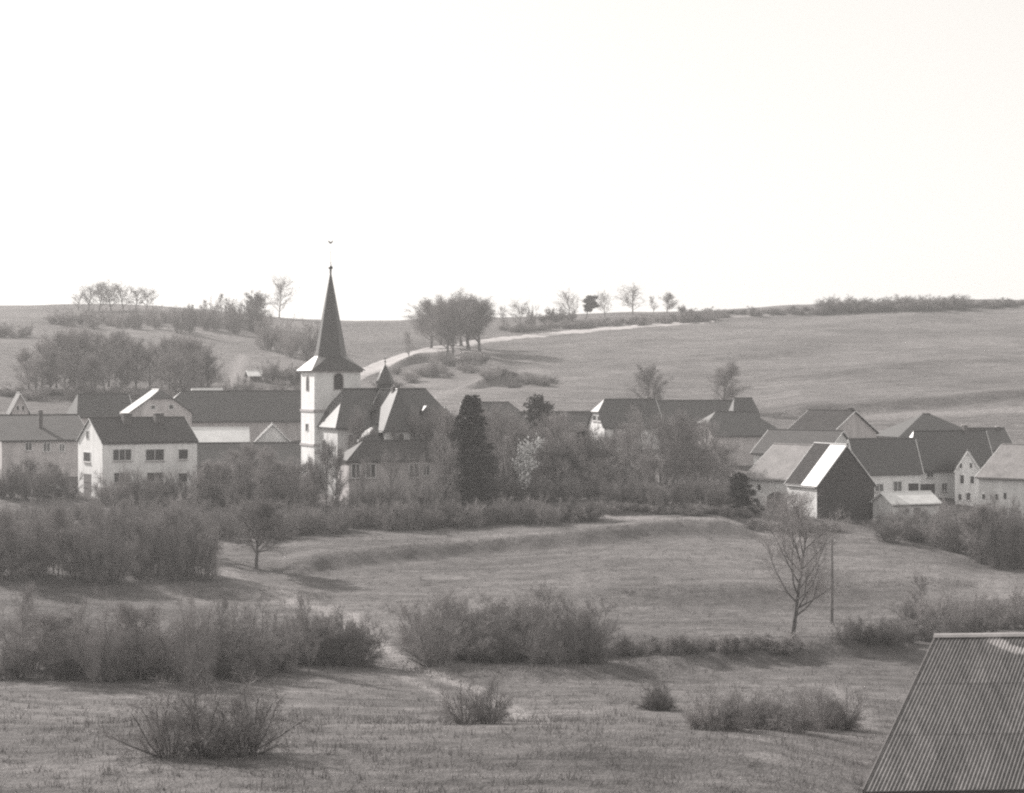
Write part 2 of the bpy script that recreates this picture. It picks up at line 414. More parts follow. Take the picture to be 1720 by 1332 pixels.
def vnorm(v): return v / (np.linalg.norm(v, axis=-1, keepdims=True) + 1e-9)
def vside(R, d, lo, hi):
    a = vnorm(np.cross(d, R.normal(size=d.shape))); g = R.uniform(lo, hi, (len(d), 1)); return vnorm(d * np.cos(g) + a * np.sin(g))
def twigs(R, B, n3, n4, L3, tw, up=0.07, droop=0.0):
    """fine growth on a stack of branches B (n, k, 3): two generations of tapering twigs, all as one pair of arrays"""
    B = np.array(B); n, k, _ = B.shape; V, Q, base = [], [], 0
    i = np.repeat(np.arange(n), n3); f = R.uniform(0.1, 1, len(i)) * (k - 1); j = np.minimum(f.astype(int), k - 2); fr = (f - j)[:, None]
    p = B[i, j] * (1 - fr) + B[i, j + 1] * fr; d = vside(R, vnorm(B[i, j + 1] - B[i, j]), 0.4, 0.95); L = R.uniform(0.6, 1.3, (len(i), 1)) * L3
    m = p + d * L * 0.5; d2 = vnorm(d + R.normal(size=d.shape) * 0.25 + np.array([0, 0, up])); e = m + d2 * L * 0.5
    def rib(pts, ws):
        nonlocal base
        a = vnorm(np.cross(pts[-1] - pts[0], R.normal(size=pts[0].shape))); q = []
        for pt_, w_ in zip(pts, ws): q += [pt_ - a * w_ / 2, pt_ + a * w_ / 2]
        q = np.stack(q, 1); c = q.shape[1]; st = base + np.arange(len(q))[:, None] * c
        for z in range(0, c - 2, 2): Q.append(np.concatenate([st + z, st + z + 1, st + z + 3, st + z + 2], 1))
        V.append(q.reshape(-1, 3)); base += q.shape[0] * c
    rib([p, m, e], [tw, tw * 0.85, tw * 0.65])
    i = np.repeat(np.arange(len(p)), n4); f = R.uniform(0.1, 1, (len(i), 1))
    p4 = np.where(f < 0.5, p[i] + (m - p)[i] * f * 2, m[i] + (e - m)[i] * (f * 2 - 1)); d4 = vside(R, np.where(f < .5, d[i], d2[i]), 0.35, 1.0)
    rib([p4, p4 + (d4 + np.array([0, 0, up - droop])) * L[i] * R.uniform(0.35, 0.85, (len(i), 1))], [tw * 0.75, tw * 0.35])
    return np.concatenate(V), np.concatenate(Q)

def add_arrays(mb, V, Q):
    mb.f += (Q + mb.n).tolist(); mb.v += list(V); mb.n += len(V)

def bare_tree(seed, H=10, clear=0.25, n1=15, n2=9, n3=6, n4=5, spread=0.42, tw=0.022, mat='twig', r0=0.2, ang=(0.75, 1.05), round_=0.6):
    R = np.random.default_rng(seed); tr, cr = MB(), MB(); BB = []
    trunk = poly(R, np.zeros(3) - np.array([0, 0, 0.3]), np.array([0, 0, 1.]), H * 0.86, 8, 0.05, 0.12)
    tr.tube(trunk, [r0 * (1.25 if i == 0 else 1) * (1 - 0.85 * i / 8) + 0.012 for i in range(9)], 8)
    for i in range(n1):
        f = clear + (0.98 - clear) * (i + R.uniform(-.3, .3)) / n1; f = min(max(f, clear), 0.98)
        p, d = at(trunk, f); g = (f - clear) / (1 - clear)
        prof = (math.sin(math.pi * min(1, 0.22 + 0.8 * g)) ** round_)
        L = H * spread * (0.45 + 0.75 * prof) * R.uniform(0.75, 1.15)
        b1 = poly(R, p, side_dir(R, d, R.uniform(*ang) * (1.15 - 0.45 * g)), L, 5, 0.16, 0.14)
        rr = r0 * 0.42 * (1 - 0.55 * g)
        tr.tube(b1, [rr * (1 - 0.8 * k / 5) + 0.008 for k in range(6)], 5)
        for j in range(n2):
            p2, d2 = at(b1, 0.18 + 0.82 * (j + R.uniform(0, 1)) / n2)
            b2 = poly(R, p2, side_dir(R, d2, R.uniform(0.45, 0.95)), L * R.uniform(0.28, 0.5), 3, 0.2, 0.1)
            cr.tube(b2, [0.03, 0.022, 0.016, 0.01], 3); BB.append(b2)
    add_arrays(cr, *twigs(R, BB, n3, n4, 0.72 * H / 10, tw))
    return proto(tr, cr, 'bark', mat)

def proto(tr, cr, mt, mc):
    a, c = tr.mesh('trunk', M[mt]), cr.mesh('crown', M[mc])
    V = np.array(cr.v); return dict(trunk=a, crown=c, H=np.percentile(V[:, 2], 99.3), W=2 * np.percentile(np.hypot(V[:, 0], V[:, 1]), 93))

def bush(seed, H=4.5, W=5.5, stems=14, n2=7, n3=9, n4=7, tw=0.026, mat='twig', fan=0.95):
    """many-stemmed shrub with a domed, ragged outline"""
    R = np.random.default_rng(seed); tr, cr = MB(), MB(); BB = []
    for i in range(stems):
        an = R.uniform(0, 6.28); lean = fan * R.uniform(0, 1) ** 0.75
        d = np.array([math.cos(an) * lean, math.sin(an) * lean, 1.0])
        p = np.array([math.cos(an), math.sin(an), 0]) * R.uniform(0, W * 0.16) - np.array([0, 0, 0.25])
        L = H * R.uniform(0.42, 1.12) * (1.02 - 0.25 * lean)
        s = poly(R, p, d, L, 5, 0.13, 0.02); tr.tube(s, [0.05 * (1 - 0.8 * k / 5) + 0.008 for k in range(6)], 5)
        for j in range(n2):
            p2, d2 = at(s, 0.1 + 0.9 * (j + R.uniform()) / n2)
            b2 = poly(R, p2, side_dir(R, d2, R.uniform(0.4, 1.1)), L * R.uniform(0.2, 0.42), 3, 0.22, 0.03)
            cr.tube(b2, [0.02, 0.016, 0.012, 0.008], 3); BB.append(b2)
    add_arrays(cr, *twigs(R, BB, n3, n4, 0.55 * (H / 4.5) ** 0.5, tw, 0.03))
    return proto(tr, cr, 'bark', mat)

def conifer(seed, H=12, W=4.4, levels=26, per=9, mat='needle', ragged=0.15, power=0.85):
    R = np.random.default_rng(seed); tr, cr = MB(), MB()
    tk = poly(R, np.array([0, 0, -0.3]), np.array([0, 0, 1.]), H * 1.0, 6, 0.01, 0.05); tr.tube(tk, [0.2 * (1 - i / 6.3) for i in range(7)], 7)
    for l in range(levels):
        f = 0.06 + 0.93 * l / levels; L0 = W / 2 * (1 - f) ** power + 0.1
        for j in range(per):
            an = 6.28 * (j + R.uniform(0, 0.8)) / per + l; L = L0 * R.uniform(1 - 2.2 * ragged, 1 + ragged)
            p, _ = at(tk, f); d = np.array([math.cos(an), math.sin(an), R.uniform(-0.25, 0.12)])
            b1 = poly(R, p, d, L, 3, 0.06, -0.05 + 0.08 * (f)); tr.tube(b1, [0.03, 0.02, 0.014, 0.008], 3)
            for k in range(int(18 + 30 * L)):
                p2, d2 = at(b1, R.uniform(0.1, 1)); s = R.uniform(0.12, 0.3) * (0.6 + 0.25 * W / 4)
                dd = side_dir(R, d2, R.uniform(0.3, 1.1)); dd = unit(dd + np.array([0, 0, -0.25])); a = unit(np.cross(dd, R.normal(size=3)))
                cr.quad(p2 + dd * s * 0.7, dd * s, a * s * 0.33)
    return proto(tr, cr, 'bark', mat)

def pine(seed, H=9, mat='needle', lean=0.25):
    R = np.random.default_rng(seed); tr, cr = MB(), MB()
    tk = poly(R, np.array([0, 0, -0.3]), np.array([lean, 0, 1.]), H * 0.9, 6, 0.09, 0.05); tr.tube(tk, [0.19 * (1 - 0.8 * i / 6) for i in range(7)], 7)
    for i in range(22):
        p, d = at(tk, R.uniform(0.4, 1)); b1 = poly(R, p, unit(side_dir(R, d, R.uniform(0.7, 1.3)) + np.array([lean * 1.2, 0, 0])), H * R.uniform(0.15, 0.36), 3, 0.15, 0.12)
        tr.tube(b1, [0.06, 0.045, 0.03, 0.015], 4)
        for c in range(3):
            q, _ = at(b1, R.uniform(0.5, 1)); rad = R.uniform(0.6, 1.1)
            for k in range(90):
                o = R.normal(size=3) * rad * np.array([0.55, 0.55, 0.3]); dd = unit(R.normal(size=3) + np.array([0, 0, 0.5])); a = unit(np.cross(dd, R.normal(size=3)))
                cr.quad(q + o, dd * R.uniform(.14, .28), a * R.uniform(.06, .11))
    return proto(tr, cr, 'bark', mat)

def blossom_tree(seed):
    R = np.random.default_rng(seed); tr, cr = MB(), MB()
    tk = poly(R, np.array([0, 0, -0.2]), np.array([0, 0, 1.]), 3.6, 5, 0.06, 0.05); tr.tube(tk, [0.1 * (1 - 0.8 * i / 5) for i in range(6)], 6)
    for i in range(14):
        p, d = at(tk, R.uniform(0.3, 1)); b1 = poly(R, p, side_dir(R, d, R.uniform(0.5, 1.1)), R.uniform(1, 1.9), 4, 0.15, 0.1); tr.tube(b1, [0.04, .03, .02, .015, .01], 4)
        for k in range(130):
            q, d2 = at(b1, R.uniform(0.15, 1)); o = R.normal(size=3) * 0.2; dd = unit(R.normal(size=3)); a = unit(np.cross(dd, R.normal(size=3)))
            s = R.uniform(.04, .09); cr.quad(q + o, dd * s, a * s)
    return proto(tr, cr, 'bark', 'blossom')

T_open = [bare_tree(s, 10, 0.2, 18, 9, 7, 6, 0.40, 0.018, r0=0.17) for s in (1, 2, 3)]
T_mass = [bare_tree(s, 10, 0.12, 19, 9, 14, 10, 0.38, 0.017) for s in (4, 5, 6, 7)]
T_soft = [bare_tree(s, 10, 0.10, 18, 9, 14, 11, 0.36, 0.016, 'twig_soft', r0=0.14) for s in (17, 18, 19)]
T_dark = [bare_tree(s, 8, 0.30, 19, 10, 18, 11, 0.44, 0.018, 'twig_dark', round_=0.35) for s in (8, 9)]
T_high = [bare_tree(s, 13, 0.24, 20, 10, 15, 10, 0.40, 0.024, 'twig', r0=0.3, round_=0.4) for s in (10, 11, 12)]
T_pale = [bare_tree(s, 9, 0.15, 14, 8, 10, 8, 0.33, 0.018, 'twig_pale', r0=0.13) for s in (13, 14)]
T_thin = [bare_tree(s, 9, 0.12, 13, 6, 8, 7, 0.22, 0.017, r0=0.1, ang=(0.5, 0.8)) for s in (15, 16)]
B_mid = [bush(s, 4.5, 5.5, rs, 7, 16, 11, 0.0135) for s, rs in ((21, 10), (22, 13), (23, 8), (24, 14), (34, 11))]
B_dark = [bush(s, 4.2, 5.5, rs, 8, 16, 11, 0.015, 'twig_dark') for s, rs in ((25, 11), (26, 15), (27, 13), (35, 9))]
B_low = [bush(s, 2.0, 4.0, 13, 6, 14, 9, 0.014, 'twig') for s in (28, 29)]
B_pale = [bush(s, 3.0, 3.6, 11, 6, 12, 9, 0.013, 'twig_soft') for s in (30, 31)]
B_open = [bush(s, 3.6, 5.0, 15, 8, 10, 7, 0.013, 'twig_dark', 1.1) for s in (32, 33)]
CON = [conifer(41, 12, 5.0, 30, 9, ragged=0.2, power=0.8), conifer(42, 7, 5.0, 20, 10, power=0.7, ragged=0.25)]
PIN = [pine(43), pine(44, 8, lean=0.1)]
BLO = blossom_tree(45)

def plant(pr, px, Y, top, wpx, name, label, cat, group=None, pz=None, parts=('trunk', 'crown'), z=None):
    """stand one plant on the ground at (px, Y); its height follows the photograph row of its top"""
    if isinstance(pr, list): pr = rng.choice(pr)
    x = X(px, Y); g = gxy(x, Y)
    H = max(Z(top, Y) - g, 0.7); sz = H / pr['H']; sw = wpx / F * Y / pr['W']
    o = empty(name, (x, Y, g), label, cat, group)
    o.rotation_euler[2] = rng.uniform(0, 6.28); o.scale = (sw, sw, sz)
    for nm, key in zip(parts, ('trunk', 'crown')):
        link(bpy.data.objects.new(nm, pr[key]), o)
    return o
BP = ('stems', 'twigs')
def row_of(pr, items, base, name, label, cat, group, dY=0.0, parts=('trunk', 'crown'), jit=0.0):
    order = sorted(i[0] for i in items); words = ('first', 'second', 'third', 'fourth', 'fifth', 'sixth', 'seventh', 'eighth')
    base_label = label
    for it in items:
        if len(items) > 1: label = '%s, %s from the left' % (base_label, words[order.index(it[0])])
        px, top, wpx = it[:3]; bs = it[3] if len(it) > 3 else base
        plant(pr, px, solve(px, bs) + rng.uniform(-jit, jit) + dY, top, wpx, name, label, cat, group, parts=parts)
def belt(pr, x0, x1, step, base0, base1, top0, top1, wpx, name, label, group, jt=8, jb=4, cat='bush', parts=BP):
    """a line of shrubs: base and top rows run from one end to the other with scatter"""
    x = x0
    while x <= x1:
        f = (x - x0) / max(1, x1 - x0)
        b_ = base0 + (base1 - base0) * f + rng.uniform(-jb, jb); tp = top0 + (top1 - top0) * f + rng.uniform(-jt, jt)
        plant(pr, x + rng.uniform(-step, step) * 0.3, solve(x, b_), tp, wpx * rng.uniform(0.8, 1.25), name, label, cat, group, parts=parts)
        x += step

# ------------------------------------------------------------------ buildings
class House:
    """a building whose visible corner stands at pixel cpx, depth Y; fpx and gpx are where the front and the side wall end"""
    def __init__(s, name, label, cat, side, phi, cpx, Y, fpx, gpx, eave, ridge, wall='plaster', roof='slate', ridge_dir='a', hip0=0.0, hip1=0.0,
                 over=0.35, base=None, W=None, L=None, group=None, hipk=0.8, thick=0.16, root=None, pre=''):
        ph = math.radians(phi); sg = 1 if side == 'L' else -1
        s.d = np.array([sg * math.cos(ph), math.sin(ph), 0]); s.n = np.array([-sg * math.sin(ph), math.cos(ph), 0])
        x0 = X(cpx, Y); tf, tg = (fpx - HX) / F, (gpx - HX) / F
        s.L = L or (tf * Y - x0) / (s.d[0] - tf * s.d[1]); s.W = W or (tg * Y - x0) / (s.n[0] - tg * s.n[1])
        s.o = np.array([x0, Y, 0]); s.Y = Y; s.x0 = x0
        s.ez = Z(eave, Y)
        mid = s.pt(s.L / 2, 0, 0) if ridge_dir == 'b' else s.pt(0, s.W / 2, 0)
        s.rz = Z(ridge, mid[1])
        cs = [s.pt(a, b_, 0) for a in (0, s.L) for b_ in (0, s.W)]
        s.bz = (Z(base, Y) if base else min(gxy(c[0], c[1]) for c in cs) - 0.3)
        s.pre = pre
        if root is None: s.root = empty(name, (x0, Y, s.bz), label, cat, group)
        else: s.root = root
        s.off = np.array(s.root.location)
        s.rd = ridge_dir; s.wall_m, s.roof_m, s.th = M[wall], M[roof], thick
        s.build(hip0, hip1, over, hipk)
    def pt(s, a, b_, z): return s.o + s.d * a + s.n * b_ + np.array([0, 0, z])
    def loc(s, u, v, z):
        """u along the ridge, v across"""
        p = s.pt(u, v, z) if s.rd == 'a' else s.pt(v, u, z)
        return p - s.off
    def build(s, h0, h1, o, hk):
        LU, WV = (s.L, s.W) if s.rd == 'a' else (s.W, s.L)
        s.LU, s.WV = LU, WV
        rise = s.rz - s.ez; hw = WV / 2; s.rise = rise
        def zat(v): return s.ez + rise * (1 - abs(v - hw) / hw)
        V, Fc = [], []
        # walls
        def ring(u, h):
            k = (1 - h) * hw; zt = s.ez + rise * (1 - h)
            return [s.loc(u, 0, s.bz), s.loc(u, 0, s.ez), s.loc(u, k, zt), s.loc(u, WV - k, zt), s.loc(u, WV, s.ez), s.loc(u, WV, s.bz)]
        V = ring(0, h0) + ring(LU, h1)
        Fc = [(0, 1, 2, 3, 4, 5), (11, 10, 9, 8, 7, 6), (0, 6, 7, 1), (5, 4, 10, 11)]
        s.wall = mesh_obj(s.pre + 'wall', V, Fc, s.wall_m, s.root)
        # roof slab
        sl = rise / hw; dz = 0.06
        i0, i1 = h0 * hw * hk, h1 * hw * hk
        def P(u, v): return s.loc(u, v, zat(v) + dz) if 0 <= v <= WV else s.loc(u, v, s.ez - sl * (o) + dz)
        k0, k1 = (1 - h0) * (hw + o) - o, (1 - h1) * (hw + o) - o
        top = [P(-o, -o), P(LU + o, -o), P(LU + o, k1), P(LU - i1 + (o if h1 == 0 else 0), hw), P(i0 - (o if h0 == 0 else 0), hw), P(-o, k0),
               P(-o, WV + o), P(LU + o, WV + o), P(LU + o, WV - k1), P(-o, WV - k0)]
        fs = [(0, 1, 2, 3, 4, 5), (7, 6, 9, 4, 3, 8)]
        if h0 > 0: fs.append((5, 4, 9))
        if h1 > 0: fs.append((2, 8, 3))
        # drop repeated corners (full hips, plain gables)
        V = []; mp = []
        for p in top:
            for q, e in enumerate(V):
                if np.linalg.norm(np.array(e) - p) < 1e-4: mp.append(q); break
            else: mp.append(len(V)); V.append(p)
        fs2 = []
        for f in fs:
            g = []
            for i in f:
                if not g or mp[i] != g[-1]: g.append(mp[i])
            if g[0] == g[-1]: g.pop()
            if len(set(g)) >= 3: fs2.append(tuple(g))
        me = bpy.data.meshes.new(s.pre + 'roof'); me.from_pydata([tuple(v) for v in V], [], fs2)
        bm = bmesh.new(); bm.from_mesh(me)
        bmesh.ops.recalc_face_normals(bm, faces=bm.faces)
        if sum(f.normal.z for f in bm.faces) < 0: bmesh.ops.reverse_faces(bm, faces=bm.faces)
        ret = bmesh.ops.extrude_face_region(bm, geom=list(bm.faces))
        for v in [e for e in ret['geom'] if isinstance(e, bmesh.types.BMVert)]: v.co.z += s.th
        bmesh.ops.recalc_face_normals(bm, faces=bm.faces); bm.to_mesh(me); bm.free()
        me.materials.append(s.roof_m); s.roof = link(bpy.data.objects.new(s.pre + 'roof', me), s.root)
        for v in (-o, WV + o):
            g0, g1 = P(0, v), P(LU, v); s.bar('gutter', g0 + np.array([0, 0, -0.04]), g1 + np.array([0, 0, -0.04]), 0.07, M['metal'], s.roof)
        # ridge capping
        a, b_ = P(i0 - (o if h0 == 0 else 0), hw), P(LU - i1 + (o if h1 == 0 else 0), hw)
        s.bar('ridge_cap', a + np.array([0, 0, s.th]), b_ + np.array([0, 0, s.th]), 0.11, s.roof_m, s.roof)
        if h0 == 0 or h1 == 0:
            for u, h in ((-o - 0.02, h0), (LU + o + 0.02, h1)):
                if h == 0:
                    for v in (-o, WV + o):
                        s.bar('verge_board', P(u, v) + np.array([0, 0, s.th * .5]), P(u, hw) + np.array([0, 0, s.th * .5]), 0.07, M['trim'] if s.wall_m != M['boards'] else M['wood'], s.roof)
    def bar(s, name, a, b_, r_, mat, parent):
        mb = MB(); mb.tube([np.array(a), np.array(b_)], [r_, r_], 6)
        mb.f += [(5, 4, 3, 2, 1, 0), (6, 7, 8, 9, 10, 11)]
        me = mb.mesh(name, mat, False); return link(bpy.data.objects.new(name, me), parent)
    def box(s, name, c, u, n, wu, wn, z0, z1, mat, parent):
        V = [c + u * a * wu / 2 + n * b_ * wn / 2 + np.array([0, 0, z]) for z in (z0, z1) for a, b_ in ((-1, -1), (1, -1), (1, 1), (-1, 1))]
        return mesh_obj(name, V, [(3, 2, 1, 0), (4, 5, 6, 7), (0, 1, 5, 4), (1, 2, 6, 5), (2, 3, 7, 6), (3, 0, 4, 7)], mat, parent)
    def face(s, which, px):
        """point of a wall (front or side) at a photograph column -> (position at z=0, along, outward)"""
        tt = (px - HX) / F
        if which == 'front':
            a = (tt * s.Y - s.x0) / (s.d[0] - tt * s.d[1]); return s.pt(a, 0, 0), s.d, -s.n
        b_ = (tt * s.Y - s.x0) / (s.n[0] - tt * s.n[1]); return s.pt(0, b_, 0), s.n, -s.d
    def window(s, which, px0, px1, r0, r1, bars=1, kind='window', glass='glass', arch=False, sill=True):
        a, u, out = s.face(which, px0); b_, _, _ = s.face(which, px1)
        c = (a + b_) / 2; wd = np.linalg.norm(b_ - a); zt, zb = Z(r0, c[1]), Z(r1, c[1])
        c = c - s.off; c[2] = 0; zt -= s.off[2]; zb -= s.off[2]
        fr = 0.09 if wd > 0.5 else 0.05
        # outline (optionally round-headed)
        if arch:
            hh = wd / 2; n = 8
            prof = [(-hh, zb), (hh, zb)] + [(hh * math.cos(math.pi * i / n), zt - hh + hh * math.sin(math.pi * i / n)) for i in range(n + 1)]
        else: prof = [(-wd/2, zb), (wd/2, zb), (wd/2, zt), (-wd/2, zt)]
        zc = (zb + zt) / 2
        def off(p, e): 
            return (p[0] + e * np.sign(p[0]) if abs(p[0]) > 1e-3 else 0, p[1] + e * np.sign(p[1] - zc))
        outer = [off(p, fr) for p in prof]; N = len(prof)
        def w3(p, e): return c + u * p[0] + out * e + np.array([0, 0, p[1]])
        V = [w3(p, 0.06) for p in outer] + [w3(p, 0.06) for p in prof] + [w3(p, -0.05) for p in outer] + [w3(p, 0.015) for p in prof]
        Fc = []
        for i in range(N):
            j = (i + 1) % N; Fc += [(i, j, N + j, N + i), (i, 2*N + i, 2*N + j, j), (N + i, N + j, 3*N + j, 3*N + i)]
        o = mesh_obj(kind, V, Fc, M['trim'] if kind == 'window' else M['stone'], s.root)
        mesh_obj('pane', [w3(p, 0.022) for p in prof], [tuple(range(N))], M[glass], o)
        for k in range(bars):
            xx = -wd/2 + wd * (k + 1) / (bars + 1)
            s.box('glazing_bar', c + u * xx + out * 0.04, u, out, 0.07, 0.03, zb, zt, M['trim'], o)
        if sill and kind == 'window':
            s.box('sill', c + out * 0.09, u, out, wd + 0.3, 0.2, zb - fr - 0.09, zb - fr - 0.01, M['stone'], o)
        return o
    def door(s, which, px0, px1, r0, mat='wood', arch=False, base=None):
        a, u, out = s.face(which, px0); b_, _, _ = s.face(which, px1); c = (a + b_) / 2; wd = np.linalg.norm(b_ - a)
        zt = Z(r0, c[1]) - s.off[2]; g = gxy(c[0], c[1]) - s.off[2]; zb = (Z(base, c[1]) - s.off[2]) if base else g
        c = c - s.off; c[2] = 0; n = 8; hh = wd / 2
        prof = [(-hh, zb), (hh, zb)] + ([(hh * math.cos(math.pi * i / n), zt - hh * .6 + hh * .6 * math.sin(math.pi * i / n)) for i in range(n + 1)] if arch else [(hh, zt), (-hh, zt)])
        N = len(prof)
        V = [c + u * p[0] + out * e + np.array([0, 0, p[1]]) for e in (0.03, -0.1) for p in prof]
        o = mesh_obj('door', V, [tuple(range(N)), tuple(range(2*N - 1, N - 1, -1))] + [(i, (i+1) % N, N + (i+1) % N, N + i) for i in range(N)], M[mat], s.root)
        for k in range(1, 3 if wd > 1.5 else 2):
            s.box('batten', c + out * 0.05, u, out, wd * 0.96, 0.04, zb + (zt - zb) * 0.3 * k, zb + (zt - zb) * 0.3 * k + 0.12, M[mat], o)
        return o
    def chimney(s, u, v, w_=0.55, d_=0.55, top=0.9, mat='brick'):
        p = s.loc(u, v, 0); z = s.ez + s.rise * (1 - abs(v - s.WV/2) / (s.WV/2)) - s.off[2]
        p[2] = 0
        uu, nn = (s.d, s.n) if s.rd == 'a' else (s.n, s.d)
        zt = s.rz - s.off[2] + top
        o = s.box('chimney', p, uu, nn, w_, d_, z - 0.3, zt, M[mat], s.roof)
        s.box('chimney_cap', p, uu, nn, w_ + 0.16, d_ + 0.16, zt + 0.003, zt + 0.1, M['stone'], s.roof)
        return o

#HOUSES_BELOW
# --- left side of the village
H = House('row_house', 'long grey house with dark roof at the left edge behind the gabled house', 'house', 'L', 24, 3, 262, 150, -34, 741, 700, 'plaster_grey', 'tiles')
H.window('front', 43, 53, 744, 756); H.window('front', 73, 84, 744, 758); H.window('front', 100, 108, 746, 758); H.window('front', 48, 58, 778, 792); H.chimney(6, 4.6)
H = House('gabled_house', 'white two-storey house with bright left gable and two dark chimneys', 'house', 'L', 31, 172, 245, 331, 131, 745, 705, 'plaster_bright', 'tiles', over=0.15)
H.window('front', 190, 220, 755, 773, 2); H.window('front', 245, 275, 755, 773, 1); H.window('front', 300, 315, 755, 771, 0)
H.window('front', 192, 218, 794, 810, 2); H.window('front', 247, 273, 794, 810, 1); H.window('front', 300, 314, 795, 809, 0)
H.window('side', 141, 152, 760, 775, 0); H.window('side', 145.5, 149, 724, 737, 0, sill=False); H.door('side', 141, 153, 796)
H.chimney(H.LU * 0.36, H.WV * 0.40, 1.15, 0.9, 0.75); H.chimney(H.LU * 0.70, H.WV * 0.40, 1.15, 0.9, 0.75)
H = House('farmhouse', 'grey house with a cropped gable and glaring roof edge behind the chimneys', 'house', 'L', 20, 218, 276, 322, 210, 694, 657, 'plaster_grey', 'slate', 'b', hip0=0.35, W=7)
H.window('front', 254, 260, 681, 687, 0, sill=False); H.window('front', 284, 291, 680, 687, 0, sill=False)
House('long_barn', 'long dark-roofed barn between the cropped gable and the church tower', 'barn', 'L', 14, 296, 300, 520, 272, 706, 659, 'plaster_grey', 'slate', hip0=0.3, W=10)
H = House('hipped_house', 'dark hipped roof house behind the ridge of the white gabled house', 'house', 'L', 32, 132, 288, 222, 114, 697, 664, 'plaster_grey', 'slate', hip0=1.0, hip1=0.0, hipk=0.3)
H = House('cottage', 'small pale gabled cottage at the far left edge below the wood', 'cottage', 'L', 18, 20, 306, 48, 8, 689, 662, 'plaster_grey', 'tiles', 'b', W=8)
H.window('front', 28, 32, 682, 689, 0); H.window('front', 37, 41, 682, 689, 0)
H = House('field_shed', 'low shed with glaring roof above the long barn ridge', 'shed', 'L', 12, 326, 330, 372, 318, 668, 655, 'plaster_grey', 'cement_pale', W=5)
H = House('low_outbuilding', 'low pale-roofed outbuilding right of the white gabled house', 'shed', 'L', 10, 322, 266, 417, 318, 746, 721, 'plaster', 'cement_pale', W=7, over=0.2)
H = House('dark_barn', 'dark low barn between the white house and the church tower', 'barn', 'L', 10, 322, 256, 506, 316, 782, 747, 'boards', 'slate_dark', W=8)
H = House('small_gable_house', 'small pale gable with slanting roof edges left of the church tower', 'house', 'L', 8, 424, 264, 492, 419, 748, 714, 'plaster', 'tiles', 'b', W=5)
H = House('garden_shed', 'tiny pale-roofed shed on the slope left of the spire', 'shed', 'L', 20, 420, 392, 440, 414, 632, 624, 'wood', 'cement_pale', W=4)

# --- church: one thing, its blocks are parts
CH_Y = 250
ch = empty('church', (X(560, 246), 246, ground(560, 246) - 0.3), 'white church with slate needle spire, ridge turret and hipped roofs', 'church')
NV = House('', '', '', 'L', 22, 567, 243, 768, 527, 717, 656, 'church_wall', 'slate', hip0=1.0, hip1=1.0, hipk=0.45, root=ch, pre='nave_', over=0.4)
NV.window('side', 541, 549, 738, 775, 0, 'window', arch=True); NV.window('front', 585, 593, 730, 765, 0, arch=True); NV.window('front', 730, 738, 728, 760, 0, arch=True)
TR = House('', '', '', 'L', 22, 647, 239.2, 704, 628, 717, 657, 'church_wall', 'slate', 'b', hip0=1.0, root=ch, pre='transept_', W=8.5, hipk=0.75, over=0.35)
TR.window('front', 670, 678, 728, 748, 0, arch=True)
AI = House('', '', '', 'L', 22, 612, 238, 690, 599, 745, 716, 'church_wall', 'slate', hip0=1.0, hip1=1.0, root=ch, pre='sacristy_', W=6.0, hipk=0.8, over=0.3)
AN = House('', '', '', 'L', 20, 586, 232, 754, 567, 773, 744, 'plaster_grey', 'tiles', hip0=1.0, hip1=0.6, root=ch, pre='annex_', hipk=0.9, over=0.35, W=5.5)
AN.window('front', 591, 604, 780, 802, 1); AN.window('front', 615, 630, 780, 802, 1); AN.window('front', 688, 703, 779, 801, 1); AN.window('front', 711, 721, 779, 798, 1)
off = np.array(ch.location)
# tower
d, n = NV.d, NV.n
tc = np.array([X(528, CH_Y), CH_Y, 0]); TW = 6.25
def tp(a, b_, z): return tc + d * a + n * b_ + np.array([0, 0, z]) - off
tz0, tz1 = off[2] , Z(622, CH_Y)
def prism(name, e, z0, z1, mat, parent):
    V = [tp(a, b_, z) for z in (z0, z1) for a, b_ in ((-e, -e), (TW + e, -e), (TW + e, TW + e), (-e, TW + e))]
    return mesh_obj(name, V, [(3, 2, 1, 0), (4, 5, 6, 7), (0, 1, 5, 4), (1, 2, 6, 5), (2, 3, 7, 6), (3, 0, 4, 7)], mat, parent)
tower = prism('tower', 0, tz0, tz1, M['plaster_bright'], ch)
for rw in (690, 748): prism('string_course', 0.14, Z(rw + 2, CH_Y), Z(rw - 2, CH_Y), M['stone'], tower)
prism('plinth', 0.2, tz0, Z(800, CH_Y), M['stone'], tower)
prism('cornice', 0.22, tz1 - 0.25, tz1 - 0.02, M['stone'], tower)
class TF(House):
    def __init__(s): s.d, s.n, s.o, s.Y, s.x0, s.off, s.root = d, n, tc.copy(), CH_Y, tc[0], off, ch
tf = TF()
def louvred(which, p0, p1, r0, r1):
    o = tf.window(which, p0, p1, r0, r1, 0, 'belfry_window', 'louvre', True)
    a, u, out = tf.face(which, p0); b_, _, _ = tf.face(which, p1); c = (a + b_) / 2; wd = np.linalg.norm(b_ - a)
    zt, zb = Z(r0, c[1]) - off[2] - wd * 0.5, Z(r1, c[1]) - off[2]; c = c - off; c[2] = 0
    k = max(3, int((zt - zb) / 0.25))
    for i in range(k):
        z = zb + (zt - zb) * (i + .5) / k; tf.box('slat', c + out * 0.06, u, out, wd * 0.97, 0.06, z, z + 0.07, M['wood'], o)
louvred('front', 561, 576, 627, 654); louvred('side', 515, 519, 632, 656)
tf.window('side', 514, 518, 712, 724, 0, sill=False)
